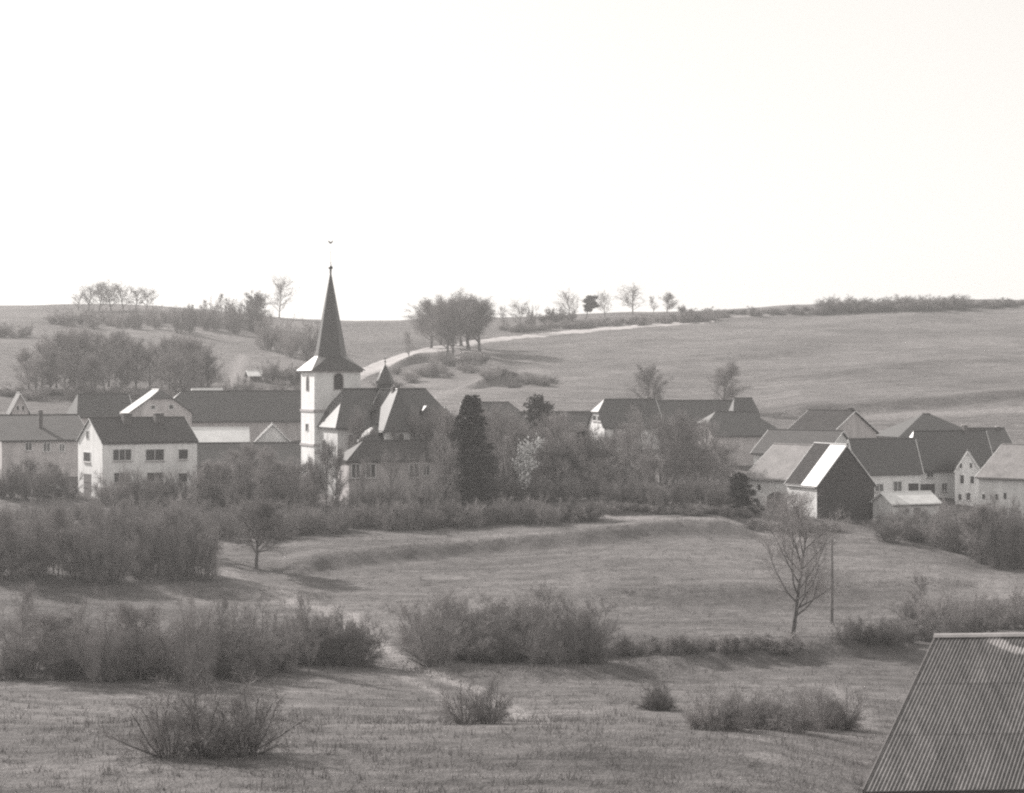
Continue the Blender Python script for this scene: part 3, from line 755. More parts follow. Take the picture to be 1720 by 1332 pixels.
# spire: four-sided skirt broached into an octagonal needle
e = 0.55; cz = TW / 2
za, zb_, zt = Z(622, CH_Y) - 0.02, Z(598, 252), Z(452, 253)
V = [tp(*q, za) for q in ((-e, -e), (TW + e, -e), (TW + e, TW + e), (-e, TW + e))]
R8 = 2.12
for k in range(8):
    an = math.pi / 8 + k * math.pi / 4 - math.pi
    V.append(tp(cz + R8 * math.cos(an), cz + R8 * math.sin(an), zb_))
apx = len(V); V.append(tp(cz, cz, zt))
# ring order: k=0 at angle -157.5deg ... sides: left(-x) between k=7 and 0, front(-y) between k=1,2
Fc = [(0, 1, 6, 5), (1, 2, 8, 7), (2, 3, 10, 9), (3, 0, 4, 11), (0, 5, 4), (1, 7, 6), (2, 9, 8), (3, 11, 10), (3, 2, 1, 0)]
Fc += [(4 + k, 4 + (k + 1) % 8, apx) for k in range(8)]
spire = mesh_obj('spire', V, Fc, M['slate'], ch)
top = tp(cz, cz, zt)
def lathe(name, prof, c, mat, parent, k=10):
    V = []; Fc = []
    for r_, z in prof:
        for j in range(k): V.append((c[0] + r_ * math.cos(6.2832 * j / k), c[1] + r_ * math.sin(6.2832 * j / k), c[2] + z))
    for i in range(len(prof) - 1):
        for j in range(k): q = i * k; Fc.append((q + j, q + (j + 1) % k, q + k + (j + 1) % k, q + k + j))
    Fc += [tuple(range(k - 1, -1, -1)), tuple(range((len(prof) - 1) * k, len(prof) * k))]
    return mesh_obj(name, V, Fc, mat, parent, True)
lathe('finial', [(0.1, -0.6), (0.14, -0.1), (0.1, 0.0), (0.26, 0.12), (0.3, 0.25), (0.2, 0.42), (0.06, 0.55), (0.05, 1.0)], top, M['metal'], spire)
rodh = Z(408, 253) - zt
lathe('weathervane_rod', [(0.018, 0.9), (0.012, rodh)], top, M['metal'], spire, 6)
# weathercock silhouette with real thickness
ck = [(-.28, .18), (-.1, .02), (.08, .0), (.22, .14), (.27, .3), (.36, .33), (.27, .4), (.2, .36), (.12, .24), (-.05, .2), (-.2, .36), (-.34, .34)]
Vc = [tuple(top + np.array([x_, y_, rodh - 0.02 + z_])) for y_ in (-.03, .03) for x_, z_ in ck]; N = len(ck)
mesh_obj('weathercock', Vc, [tuple(range(N)), tuple(range(2*N - 1, N - 1, -1))] + [(i, (i+1) % N, N + (i+1) % N, N + i) for i in range(N)], M['metal'], spire)
# ridge turret on the nave
tt_ = (647 - HX) / F; cl = NV.pt(0, NV.W / 2, 0)
ua = (tt_ * cl[1] - cl[0]) / (NV.d[0] - tt_ * NV.d[1]); tb = NV.pt(ua, NV.W / 2, 0) - off
def zr(rw): return Z(rw, cl[1] + ua * NV.d[1]) - off[2]
def octo(name, prof, mat, parent, k=8, rot=math.pi / 8):
    V = []; Fc = []
    ph = math.atan2(d[1], d[0]) + rot
    for r_, z in prof:
        for j in range(k): V.append((tb[0] + r_ * math.cos(6.2832 * j / k + ph), tb[1] + r_ * math.sin(6.2832 * j / k + ph), z))
    for i in range(len(prof) - 1):
        for j in range(k): q = i * k; Fc.append((q + j, q + (j + 1) % k, q + k + (j + 1) % k, q + k + j))
    Fc += [tuple(range(k - 1, -1, -1)), tuple(range((len(prof) - 1) * k, len(prof) * k))]
    return mesh_obj(name, V, Fc, mat, parent)
tur = octo('turret', [(1.0, zr(668)), (1.0, zr(643))], M['slate_dark'], ch)
octo('turret_cap', [(1.22, zr(645)), (1.2, zr(641)), (0.72, zr(627)), (0.05, zr(612))], M['slate'], tur)
tpz = np.array([tb[0], tb[1], zr(612)])
lathe('turret_finial', [(0.05, -0.1), (0.05, 0.25), (0.16, 0.35), (0.05, 0.5), (0.035, 1.0)], tpz, M['metal'], tur, 8)
tf.box('turret_cross', tpz + np.array([0, 0, 0]), d, n, 0.42, 0.06, 0.72, 0.8, M['metal'], tur)
# dormers on the nave slopes, chimney at the crossing
def dormer(h, px, row, wd, parent):
    c, u, out = h.face('front', px)
    bb = None
    for q in np.linspace(0, h.W / 2, 60):
        p = h.pt(0, q, 0); z = h.ez + h.rise * q / (h.W / 2)
        a = c - h.n * 0 + h.n * q
        if HY + (ZC - z) / a[1] * F <= row: bb = (a, z); break
    a, z = bb; a = a - off; a[2] = 0; z -= off[2]
    o = h.box('dormer', a + out * 0.0, u, out, wd, 1.2, z - 0.5, z + 0.75, M['slate_dark'], parent)
    V = [a + u * x_ + out * y_ + np.array([0, 0, zz]) for y_ in (0.75, -1.5) for x_, zz in ((-wd * .65, z + 0.72), (wd * .65, z + 0.72), (0, z + 1.35))]
    mesh_obj('dormer_roof', V, [(0, 1, 2), (5, 4, 3), (0, 2, 5, 3), (1, 4, 5, 2), (0, 3, 4, 1)], M['slate'], o)
dormer(NV, 637, 700, 0.9, ch); dormer(NV, 720, 700, 0.9, ch)
cp = TR.loc(3.3, TR.WV / 2, 0); cp[2] = 0
TR.box('chimney', cp + np.array([0.2, 0, 0]), d, n, 0.9, 0.7, TR.rz - off[2] - 0.8, TR.rz - off[2] + 0.55, M['brick'], ch)

# --- middle of the village
H = House('behind_house', 'small dark-roofed house peeping out right of the church choir', 'house', 'L', 20, 730, 285, 764, 722, 705, 685, 'plaster_grey', 'tiles', 'b', W=7)
House('tree_barn', 'dark-roofed barn behind the tall conifer', 'barn', 'L', 12, 784, 300, 872, 772, 706, 678, 'plaster_grey', 'slate', hip1=0.4)
House('low_barn', 'low dark roof half hidden by trees left of the bright half-hipped gable', 'barn', 'L', 6, 862, 306, 1000, 856, 722, 694, 'plaster_grey', 'tiles', W=8)
H = House('half_hipped_house', 'house with bright half-hipped left gable and dark roof above the trees', 'house', 'L', 17, 1015, 290, 1112, 989, 716, 673, 'plaster', 'slate', hip0=0.45)
H.window('side', 996, 1002, 698, 706, 0); H.window('side', 1004, 1010, 699, 707, 0); H.window('front', 1030, 1037, 722, 732, 0); H.chimney(H.LU - 0.8, H.WV / 2, 0.6, 0.6, 0.5)
House('long_house', 'long dark-roofed house behind the bare trees, right of the half-hipped gable', 'house', 'L', 10, 1112, 298, 1262, 1104, 714, 675, 'plaster_grey', 'slate', W=9)
House('hip_roof_block', 'small dark block with one brilliantly glaring hip slope', 'house', 'L', 30, 1232, 291, 1272, 1222, 697, 671, 'plaster_grey', 'slate', hip0=1.0, hip1=0.6, hipk=0.9, over=0.4)
House('lower_hipped_barn', 'dark hipped barn roof below the glaring hip slope', 'barn', 'L', 14, 1200, 281, 1310, 1190, 731, 694, 'plaster_grey', 'slate_dark', hip0=0.5, hip1=0.8, W=9)
H = House('chimney_barn', 'dark roof with pale slanting verge and a chimney on its right end', 'barn', 'R', 48, 1395, 276, 1322, 1472, 729, 692, 'plaster_grey', 'tiles_dull')
H.chimney(0.5, H.WV / 2, 0.6, 0.6, 0.6)
H = House('mid_house', 'pale grey-roofed house directly behind the barn with the black gable', 'house', 'R', 40, 1385, 260, 1266, 1440, 764, 726, 'plaster', 'tiles')
H = House('front_barn', 'whitewashed barn with pale roof and arched door left of the black gable', 'barn', 'R', 54, 1350, 238, 1254, 1448, 807, 752, 'plaster_bright', 'tiles_pale')
H.door('front', 1288, 1322, 826, 'boards', True); H.window('front', 1273, 1278, 814, 824, 0, sill=False); H.window('front', 1270, 1277, 842, 854, 0, sill=False); H.window('front', 1326, 1331, 814, 824, 0, sill=False)
H = House('black_gabled_barn', 'barn wing with tarred black gable and glaring white roof slope', 'barn', 'L', 23, 1372, 231, 1468, 1322, 816, 750, 'plaster_bright', 'slate_dark', 'b', over=0.25)
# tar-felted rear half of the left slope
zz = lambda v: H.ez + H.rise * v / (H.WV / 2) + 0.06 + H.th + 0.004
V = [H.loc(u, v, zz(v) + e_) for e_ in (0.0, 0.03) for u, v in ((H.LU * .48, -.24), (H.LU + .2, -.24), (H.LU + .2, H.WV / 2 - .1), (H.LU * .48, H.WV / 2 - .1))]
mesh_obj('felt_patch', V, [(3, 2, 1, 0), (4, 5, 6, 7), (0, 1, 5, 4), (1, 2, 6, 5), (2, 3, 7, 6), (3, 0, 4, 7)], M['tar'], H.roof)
# tarred boarding on the front gable, board by board
hb = H; k = 34
for i in range(k):
    a0, a1 = hb.L * i / k + 0.012, hb.L * (i + 1) / k - 0.012; am = (a0 + a1) / 2
    zt0, zt1 = [hb.ez + hb.rise * (1 - abs(a - hb.L / 2) / (hb.L / 2)) - 0.02 for a in (a0, a1)]
    pr_ = 0.05 + 0.018 * (i % 2)
    V = [hb.pt(a, -pr, z) - hb.off for pr in (pr_, -0.02) for a, z in ((a0, hb.bz), (a1, hb.bz), (a1, zt1), (a0, zt0))]
    mesh_obj('board', V, [(0, 1, 2, 3), (7, 6, 5, 4), (0, 4, 5, 1), (1, 5, 6, 2), (2, 6, 7, 3), (3, 7, 4, 0)], M['boards'], hb.wall)
H = House('white_stable', 'white-walled stable with dark roof right of the black gable', 'barn', 'L', 20, 1440, 250, 1545, 1418, 789, 740, 'plaster_bright', 'slate')
H.window('front', 1470, 1483, 813, 825, 1); H.window('front', 1501, 1514, 809, 825, 1); H.door('front', 1526, 1543, 812, 'boards')
H = House('farmhouse', 'white farmhouse with big dark roof and bright cropped left gable end', 'house', 'L', 24, 1537, 254, 1668, 1507, 784, 727, 'plaster_bright', 'slate', hip0=0.6, hipk=1.0)
H.window('front', 1557, 1567, 789, 801, 1); H.door('front', 1546, 1570, 813, 'boards'); H.window('front', 1582, 1590, 812, 824, 1); H.chimney(H.LU * .75, H.WV * .5)
H = House('gable_wing', 'narrow white gable with six small windows beside the farmhouse', 'house', 'R', 13, 1647, 250, 1604, 1650, 793, 760, 'plaster', 'slate', 'b', W=5.5, over=0.15)
for a, b_, c, e_ in ((1612, 1616, 778, 786), (1629, 1633, 778, 786), (1613, 1619, 798, 812), (1630, 1636, 800, 812), (1623, 1630, 828, 840), (1610, 1615, 830, 840)): H.window('front', a, b_, c, e_, 0, sill=False)
H = House('hipped_barn', 'large dark hipped roof standing behind the farmhouse', 'barn', 'L', 14, 1514, 286, 1648, 1504, 738, 698, 'plaster_grey', 'slate', hip0=0.9, hip1=0.9, hipk=1.3, W=10)
H = House('rear_house', 'dark roof with a chimney behind the white gable wing', 'house', 'L', 8, 1640, 270, 1702, 1632, 756, 722, 'plaster_grey', 'slate_dark', W=8); H.chimney(H.LU - .6, H.WV / 2, .6, .6, .4)
H = House('edge_barn', 'pale-roofed barn cut by the right edge of the village', 'barn', 'R', 42, 1768, 232, 1644, 1850, 806, 752, 'plaster', 'tiles_pale')
for a, b_, r0_, r1_ in ((1650, 1655, 830, 838), (1672, 1677, 830, 840), (1686, 1691, 828, 838)): H.window('front', a, b_, r0_, r1_, 0, sill=False)
H = House('lean_to_shed', 'low shed with bright flat roof in front of the white stable', 'shed', 'L', 20, 1500, 229, 1578, 1466, 848, 830, 'plaster', 'cement_pale', over=0.25)
H.window('front', 1520, 1527, 854, 861, 0, sill=False); H.door('front', 1535, 1545, 853)

# ------------------------------------------------------------------ corrugated shed at lower right
def corrugated_shed():
    Yr = 84.0; ph = math.radians(4); dv = np.array([math.cos(ph), math.sin(ph), 0]); nv = np.array([-0.40, -0.9165, 0])   # nv: down the near slope; the gable is cut askew
    A = np.array([X(1573, Yr), Yr, Z(1070, Yr)]); run, drop, Lr = 13.4, 4.05, 16.0
    gz = min(gxy(A[0] + dx_, Yr + dy_) for dx_ in (-5, 4, 14) for dy_ in (-12, 0, 8)) - 0.3
    root = empty('corrugated_shed', (A[0], A[1], gz), 'shed with weathered corrugated roof at the lower right corner', 'shed'); o = np.array([A[0], A[1], gz])
    m, t, b = nodes('corrugated_sheet')
    n1 = add_noise(t, 1.0, 5, 0.7, stretch=(3.5, 0.35, 0.5)); n2 = add_noise(t, 2.0, 5, 0.7); n3 = add_noise(t, 14, 2, 0.6)
    c = ramp(t, n2, [(0.3, 0.10), (0.7, 0.17)])
    c = mixc(t, 'MULTIPLY', c, ramp(t, n3, [(0.3, 0.8), (0.7, 1.15)]))
    oi = t.nodes.new('ShaderNodeObjectInfo'); c = mixc(t, 'MULTIPLY', c, ramp(t, oi.outputs['Random'], [(0, 0.78), (1, 1.15)]))
    c = mixc(t, 'MULTIPLY', c, ramp(t, n1, [(0.3, 0.6), (0.5, 1.0), (0.7, 1.3)]))
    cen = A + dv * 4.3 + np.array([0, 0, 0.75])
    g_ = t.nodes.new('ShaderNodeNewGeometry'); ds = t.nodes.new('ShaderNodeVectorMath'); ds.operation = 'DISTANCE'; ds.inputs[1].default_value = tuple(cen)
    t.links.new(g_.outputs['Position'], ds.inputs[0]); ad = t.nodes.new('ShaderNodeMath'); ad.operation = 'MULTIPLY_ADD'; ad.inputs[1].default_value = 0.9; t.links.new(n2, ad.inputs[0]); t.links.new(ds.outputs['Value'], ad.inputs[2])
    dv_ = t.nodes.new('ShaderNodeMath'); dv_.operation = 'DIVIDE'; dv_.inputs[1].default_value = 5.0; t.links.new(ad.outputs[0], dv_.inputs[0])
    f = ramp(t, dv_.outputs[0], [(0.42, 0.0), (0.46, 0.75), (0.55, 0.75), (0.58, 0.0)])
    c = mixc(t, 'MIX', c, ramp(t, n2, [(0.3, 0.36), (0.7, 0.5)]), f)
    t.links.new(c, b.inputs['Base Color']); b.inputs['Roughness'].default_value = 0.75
    pitch, amp, per = 0.158, 0.03, 7; wsheet = pitch * per; slen = math.hypot(run, drop); rows_ = 3
    nsh = int(Lr / wsheet)
    sl = (nv * run + np.array([0, 0, -drop])) / slen; up = np.cross(dv, -sl); up = up / np.linalg.norm(up); up = up if up[2] > 0 else -up
    def sheet_mesh(k):
        V, Fc = [], []; ns = per * 8
        for j, q in enumerate((0.0, slen / rows_ + 0.15)):
            for i in range(ns + 1):
                x_ = wsheet * i / ns
                hgt = amp * math.cos(2 * math.pi * x_ / pitch)
                V.append(dv * x_ + sl * q + up * (hgt + (0.004 if j == 1 else 0.0)))
        for i in range(ns): Fc.append((i, i + 1, ns + 2 + i, ns + 1 + i))
        base = len(V); V += [v - up * 0.008 for v in V]
        Fc += [tuple(base + q for q in reversed(f_)) for f_ in list(Fc)]
        me = bpy.data.meshes.new('roof_sheet'); me.from_pydata([tuple(v) for v in V], [], Fc); me.materials.append(m)
        me.polygons.foreach_set('use_smooth', np.ones(len(me.polygons), bool)); return me
    sm = sheet_mesh(0)
    R = random.Random(3)
    roof = bpy.data.objects.new('roof', None); roof.empty_display_size = 0.2; link(roof, root)
    for r_ in range(rows_):
        for i in range(nsh):
            s_ = bpy.data.objects.new('roof_sheet', sm); link(s_, roof)
            p = A - o + dv * (wsheet * i) + sl * (slen / rows_ * r_) + up * (0.006 * (rows_ - 1 - r_) + R.uniform(-.002, .002) + (0.004 if i % 2 else 0))
            s_.location = p
    def bx(name, a, b_, wx, wz, mat, parent):
        """beam between two points"""
        a, b_ = np.array(a) - o, np.array(b_) - o; u = unit(b_ - a); sd_ = unit(np.cross(u, np.array([0, 0, 1.]))); tp_ = np.cross(sd_, u)
        V = [q + sd_ * i * wx / 2 + tp_ * j * wz / 2 for q in (a, b_) for i, j in ((-1, -1), (1, -1), (1, 1), (-1, 1))]
        return mesh_obj(name, V, [(3, 2, 1, 0), (4, 5, 6, 7), (0, 1, 5, 4), (1, 2, 6, 5), (2, 3, 7, 6), (3, 0, 4, 7)], mat, parent)
    LL = wsheet * nsh; up3 = np.array([0, 0, 1.])
    # ridge capping in lengths, bright on top
    for i in range(nsh // 2 + 1):
        a0 = A + dv * (i * 2 * wsheet - 0.1) + up3 * (0.1 + 0.006 * (i % 2)); a1 = A + dv * (min((i + 1) * 2 * wsheet, LL) + 0.05) + up3 * (0.1 + 0.006 * (i % 2))
        V = []; prof = [(-0.24, -0.12), (-0.1, 0.02), (0, 0.06), (0.1, 0.02), (0.24, -0.08), (0.24, -0.1), (0, 0.03), (-0.24, -0.14)]
        for q in (a0, a1): V += [q - o + nv * x_ + up3 * z_ for x_, z_ in prof]
        N = len(prof)
        mesh_obj('ridge_cap', V, [tuple(range(N)), tuple(range(2*N - 1, N - 1, -1))] + [(k, (k+1) % N, N + (k+1) % N, N + k) for k in range(N)], M['cement'], roof)
    bx('verge_board', A - dv * 0.06 - up3 * 0.06, A - dv * 0.06 + sl * slen - up3 * 0.06, 0.05, 0.2, M['wood'], roof)
    # far slope, walls
    B = A + dv * LL; e0, e1 = A + sl * slen, B + sl * slen; nb = -nv
    f0, f1 = A + nb * run + up3 * -drop, B + nb * run + up3 * -drop
    V = [A - up3 * .03, B - up3 * .03, f1, f0]; V = V + [v - up3 * 0.06 for v in V]
    mesh_obj('rear_slope', [v - o for v in V], [(0, 1, 2, 3), (7, 6, 5, 4), (0, 4, 5, 1), (1, 5, 6, 2), (2, 6, 7, 3), (3, 7, 4, 0)], m, root)
    i_ = 0.35
    def dn(p): return np.array([p[0], p[1], gz])
    a, b_, c_, d_ = e0 - sl * .5 + dv * i_ - up3 * .12, e1 - sl * .5 - dv * i_ - up3 * .12, f1 - dv * i_ - up3 * .12, f0 + dv * i_ - up3 * .12
    ra, rb = A + dv * i_ - up3 * .15, B - dv * i_ - up3 * .15
    V = [dn(a), dn(b_), dn(c_), dn(d_), a, b_, c_, d_, ra, rb]
    mesh_obj('wall', [v - o for v in V], [(0, 1, 5, 4), (1, 2, 6, 9, 5), (2, 3, 7, 6), (3, 0, 4, 8, 7)], M['plaster_grey'], root)
    bx('gutter', e0 + nv * .05 - up3 * .1, e1 + nv * .05 - up3 * .1, 0.12, 0.1, M['metal'], root)
corrugated_shed()

# ------------------------------------------------------------------ wooden pole in the meadow
def pole(px, base, top, label):
    Y = solve(px, base); x = X(px, Y); g = gxy(x, Y); h = Z(top, Y) - g
    root = empty('utility_pole', (x, Y, g), label, 'pole')
    mb = MB(); mb.tube([np.array([0, 0, -0.4]), np.array([0.03, 0, h * .5]), np.array([0, 0, h])], [0.15, 0.13, 0.10], 9); mb.f.append(tuple(range(18, 27)))
    link(bpy.data.objects.new('post', mb.mesh('post', M['wood'])), root)
    for z_, sx in ((h - 0.25, 1), (h - 0.55, -1)):
        mb = MB(); mb.tube([np.array([sx * 0.08, 0, z_]), np.array([sx * 0.28, 0, z_]), np.array([sx * 0.3, 0, z_ + 0.12])], [0.015] * 3, 5); link(bpy.data.objects.new('bracket', mb.mesh('bracket', M['metal'])), root)
        lathe('insulator', [(0.03, 0), (0.055, 0.03), (0.055, 0.08), (0.03, 0.13)], (sx * 0.3, 0, z_ + 0.1), M['trim'], root, 8)
pole(1397, 1046, 906, 'thin wooden pole standing in the meadow right of the bare tree')

# ------------------------------------------------------------------ pale car by the left house
def car(px, row, label, ang):
    Y = solve(px, row); x = X(px, Y); g = gxy(x, Y)
    root = empty('parked_car', (x, Y, g + 0.03), label, 'car'); root.rotation_euler[2] = ang
    # body side profile extruded with tumblehome
    prof = [(-1.95, .32), (-1.98, .62), (-1.9, .78), (-1.2, .86), (-.95, .88), (-.45, 1.36), (.75, 1.38), (1.3, .92), (1.85, .86), (1.97, .7), (1.95, .32)]
    V, Fc = [], []; N = len(prof)
    for yy, kx in ((-.78, 1), (-.70, 0), (.70, 0), (.78, 1)):
        for a, z in prof: V.append((a, yy if z < .95 else yy * .86, z))
    for l in range(3):
        for i in range(N): Fc.append((l*N + i, l*N + (i+1) % N, (l+1)*N + (i+1) % N, (l+1)*N + i))
    Fc += [tuple(range(N)), tuple(range(4*N - 1, 3*N - 1, -1))]
    body = mesh_obj('body', V, Fc, M['car_paint'], root)
    for sy in (-1, 1):
        mesh_obj('side_window', [(a, sy * (.79 if z < .95 else .70), z) for a, z in ((-.78, .93), (-.4, 1.3), (.7, 1.31), (1.08, .95))], [(0, 1, 2, 3)], M['glass'], body)
        for a in (-1.25, 1.25):
            mb = MB(); mb.tube([np.array([a, sy * .6, .3]), np.array([a, sy * .81, .3])], [.3, .3], 14); mb.f += [tuple(range(14, 28)), tuple(range(13, -1, -1))]
            wh = link(bpy.data.objects.new('wheel', mb.mesh('wheel', M['rubber'], False)), root)
            mb = MB(); mb.tube([np.array([a, sy * .8, .3]), np.array([a, sy * .82, .3])], [.17, .15], 10); mb.f.append(tuple(range(10, 20))); link(bpy.data.objects.new('hubcap', mb.mesh('hubcap', M['car_paint'], False)), wh)
        lathe('headlight', [(.1, 0), (.1, .02)], (-1.96, sy * .55, .66), M['trim'], root, 8)
    mesh_obj('windscreen', [(-.92, -.66, .91), (-.92, .66, .91), (-.48, .58, 1.33), (-.48, -.58, 1.33)], [(0, 1, 2, 3)], M['glass'], body).location = (-.012, 0, .01)
    mesh_obj('rear_window', [(1.25, -.66, .98), (1.25, .66, .98), (.8, .58, 1.34), (.8, -.58, 1.34)], [(0, 3, 2, 1)], M['glass'], body).location = (.012, 0, .01)
car(88, 833, 'pale parked car half hidden by bushes below the left houses', 0.35)

# ------------------------------------------------------------------ planting
# skyline and hill, left
row_of(T_open, [(132, 492, 30), (148, 480, 42), (166, 475, 46), (186, 471, 50), (207, 474, 48), (228, 480, 44), (246, 484, 38)], 522, 'bare_tree', 'delicate bare tree in the row on the left skyline', 'tree', 'bare trees on the left skyline')
belt(B_mid, 95, 300, 13, 545, 548, 518, 516, 34, 'hedge_bush', 'dark bush in the hedge below the left skyline', 'hedge below the left skyline', 4, 8)
belt(B_dark, 300, 450, 12, 552, 556, 512, 512, 36, 'hill_bush', 'dark bush on the hilltop between skyline hedge and lone tree', 'hilltop bushes left of the lone tree', 7, 8)
row_of(T_thin, [(345, 503, 16), (372, 493, 18), (385, 500, 16)], 530, 'young_tree', 'young pointed tree above the hilltop bushes', 'tree', 'young trees above the hilltop bushes')
plant(T_dark, 425, 560, 491, 46, 'round_tree', 'dense round dark tree on the skyline left of the lone tree', 'tree')
plant(T_open[0], 469, solve(469, 534), 462, 46, 'lone_tree', 'tall lone bare tree on the skyline left of the spire', 'tree')
belt(B_mid, 450, 545, 13, 580, 600, 540, 545, 40, 'slope_bush', 'bush on the slope between lone tree and spire', 'bushes between lone tree and spire', 8, 14)
belt(B_dark, 0, 42, 14, 566, 570, 543, 545, 32, 'edge_bush', 'dark bush on the hillside at the left edge', 'bushes on the hillside at the left edge', 3)
for px, tp_, b_ in ((48, 585, 655), (70, 570, 655), (95, 556, 652), (118, 550, 650), (140, 552, 652), (160, 558, 655), (182, 556, 650), (205, 560, 652), (228, 570, 655), (60, 600, 662), (110, 590, 664), (155, 595, 664), (200, 598, 664), (85, 585, 658), (175, 580, 658)):
    plant(T_mass, px, solve(px, b_), tp_, 58, 'woodland_tree', 'bare tree in the wood above the left houses', 'tree', 'wood above the left houses')
for px, tp_, b_ in ((252, 580, 655), (272, 568, 652), (295, 563, 652), (315, 564, 654), (338, 570, 656), (350, 590, 660), (285, 590, 664), (325, 592, 664), (305, 600, 668)):
    plant(T_mass, px, solve(px, b_), tp_, 56, 'copse_tree', 'bare tree in the rounded copse above the farmhouse roofs', 'tree', 'rounded copse above the farmhouse roofs')
belt(B_mid, 0, 500, 17, 668, 668, 645, 640, 36, 'garden_bush', 'scrubby bush in the strip behind the left rooftops', 'scrub behind the left rooftops', 8, 6)
row_of(B_dark, [(455, 606, 34), (475, 604, 36), (495, 612, 34), (512, 610, 36), (535, 600, 34)], 645, 'slope_bush', 'dark bush on the slope left of the tower', 'bush', 'dark bushes left of the tower', parts=BP)
# middle hill
for i, (px, tp_, b_, wd) in enumerate(((724, 504, 586, 76), (752, 500, 603, 74), (760, 512, 603, 66), (787, 492, 588, 88), (806, 506, 590, 74), (740, 512, 580, 70), (775, 500, 582, 80))):
    plant(T_high, px, solve(px, b_), tp_, wd, 'roadside_tree', 'tall broad tree of the clump where the hill road bends', 'tree', 'tree clump at the road bend')
plant(T_thin, 687, solve(687, 606), 556, 26, 'sapling', 'thin bare sapling beside the road left of the tree clump', 'tree')
plant(T_thin, 848, solve(848, 558), 514, 20, 'slim_tree', 'slim pale tree just right of the tree clump', 'tree')
plant(T_open, 876, solve(876, 559), 504, 44, 'skyline_tree', 'forked bare tree on the skyline right of the tree clump', 'tree')
plant(B_dark, 893, solve(893, 553), 513, 22, 'dark_bush', 'dark bush touching the forked skyline tree', 'bush', parts=BP)
belt(B_dark, 915, 962, 10, 540, 537, 520, 514, 26, 'skyline_bush', 'low dark bush beside the leaning pine', 'bushes beside the leaning pine', 3, 3)
plant(T_open, 958, solve(958, 538), 487, 44, 'skyline_tree', 'pale bare tree directly left of the leaning pine', 'tree')
plant(PIN[0], 983, solve(983, 538), 497, 36, 'leaning_pine', 'dark windswept pine on the middle skyline', 'tree').rotation_euler[2] = 0.2
plant(T_open, 1016, solve(1016, 533), 489, 32, 'skyline_tree', 'slight bare tree directly right of the leaning pine', 'tree')
plant(T_open, 1063, solve(1063, 528), 477, 52, 'skyline_tree', 'largest fan-shaped bare tree on the right skyline', 'tree')
plant(T_thin, 1098, solve(1098, 526), 497, 16, 'skyline_tree', 'thin bare tree between the fan-shaped and the dense skyline trees', 'tree')
plant(T_mass, 1120, solve(1120, 526), 492, 30, 'skyline_tree', 'dense small tree near the right end of the skyline row', 'tree')
plant(B_dark, 1148, solve(1148, 526), 512, 20, 'skyline_bush', 'single dark bush ending the skyline row of trees', 'bush', parts=BP)
belt(B_low, 850, 1220, 13, 556, 536, 544, 523, 26, 'hedge_bush', 'low bush in the hedge above the pale road', 'hedge above the pale road', 3, 4)
belt(B_dark, 1385, 1625, 10, 524, 518, 501, 498, 44, 'skyline_bush', 'rounded dark bush in the skyline hedge at right', 'skyline hedge at right', 3, 3)
belt(B_low, 1160, 1720, 18, 532, 512, 521, 502, 34, 'skyline_scrub', 'low scrub bush along the right skyline', 'scrub along the right skyline', 3, 4)
for i in range(34):
    px = rng.uniform(630, 880); b_ = 640 - 28 * math.exp(-((px - 760) / 90) ** 2) + rng.uniform(-8, 22)
    plant(B_low + B_mid, px, solve(px, b_), b_ - rng.uniform(10, 24), rng.uniform(24, 40), 'bank_bush', 'small bush scattered on the bank below the road bend', 'bush', 'bushes on the bank below the road bend', parts=BP)
belt(B_dark, 855, 930, 12, 646, 646, 630, 630, 30, 'slope_bush', 'dark bush on the short bank right of the road bend', 'bushes on the short field bank', 3, 3)
plant(T_mass, 1090, 352, 613, 66, 'field_tree', 'bare tree at the field edge above the left dark roofs', 'tree')
plant(T_mass, 1212, 352, 609, 70, 'field_tree', 'dense bare tree at the field edge above the glaring hip', 'tree')
# village trees
plant(CON[0], 788, 235, 667, 84, 'spruce_tree', 'tall dark conifer right of the church', 'tree')
plant(PIN[1], 905, 268, 668, 70, 'pine_tree', 'dark flat-topped pine above the village trees', 'tree')
plant(CON[1], 1243, 233, 796, 62, 'spruce_tree', 'bushy dark conifer beside the whitewashed barn', 'tree')
plant(CON[0], 978, 250, 726, 50, 'spruce_tree', 'half-hidden conifer among bare trees left of the half-hipped house', 'tree')
plant(BLO, 880, 240, 738, 46, 'blossom_tree', 'small tree in pale blossom among the village trees', 'tree')
for px, tp_, wd in ((812, 694, 60), (828, 686, 64), (848, 682, 66), (868, 692, 56), (876, 704, 60), (940, 690, 60), (985, 706, 60), (905, 706, 58), (930, 700, 62), (955, 716, 60), (1005, 728, 62), (1030, 735, 50), (1060, 706, 66), (1085, 692, 64), (1110, 690, 66), (1138, 690, 66), (1165, 704, 60), (1190, 712, 60), (1212, 738, 54), (1045, 760, 56), (1150, 740, 60), (1100, 760, 60), (940, 760, 60), (840, 770, 50), (885, 720, 60), (918, 738, 62), (970, 735, 64), (1020, 748, 62), (1075, 742, 66), (1125, 720, 68), (1175, 745, 62), (1200, 770, 56), (1128, 775, 56), (1010, 775, 58), (895, 775, 54), (1222, 776, 44), (815, 735, 54), (1046, 720, 56)):
    plant(T_mass[:2] + T_soft + T_pale + T_pale, px, rng.uniform(238, 262), tp_ + rng.uniform(-9, 9), wd * 1.1, 'village_tree', 'leafless tree in the dense belt between church and barn', 'tree', 'tree belt between church and barn')
belt(B_dark, 800, 1235, 17, 838, 852, 800, 808, 44, 'understorey_bush', 'dark bush at the foot of the tree belt right of the church', 'bushes under the tree belt', 10, 5)
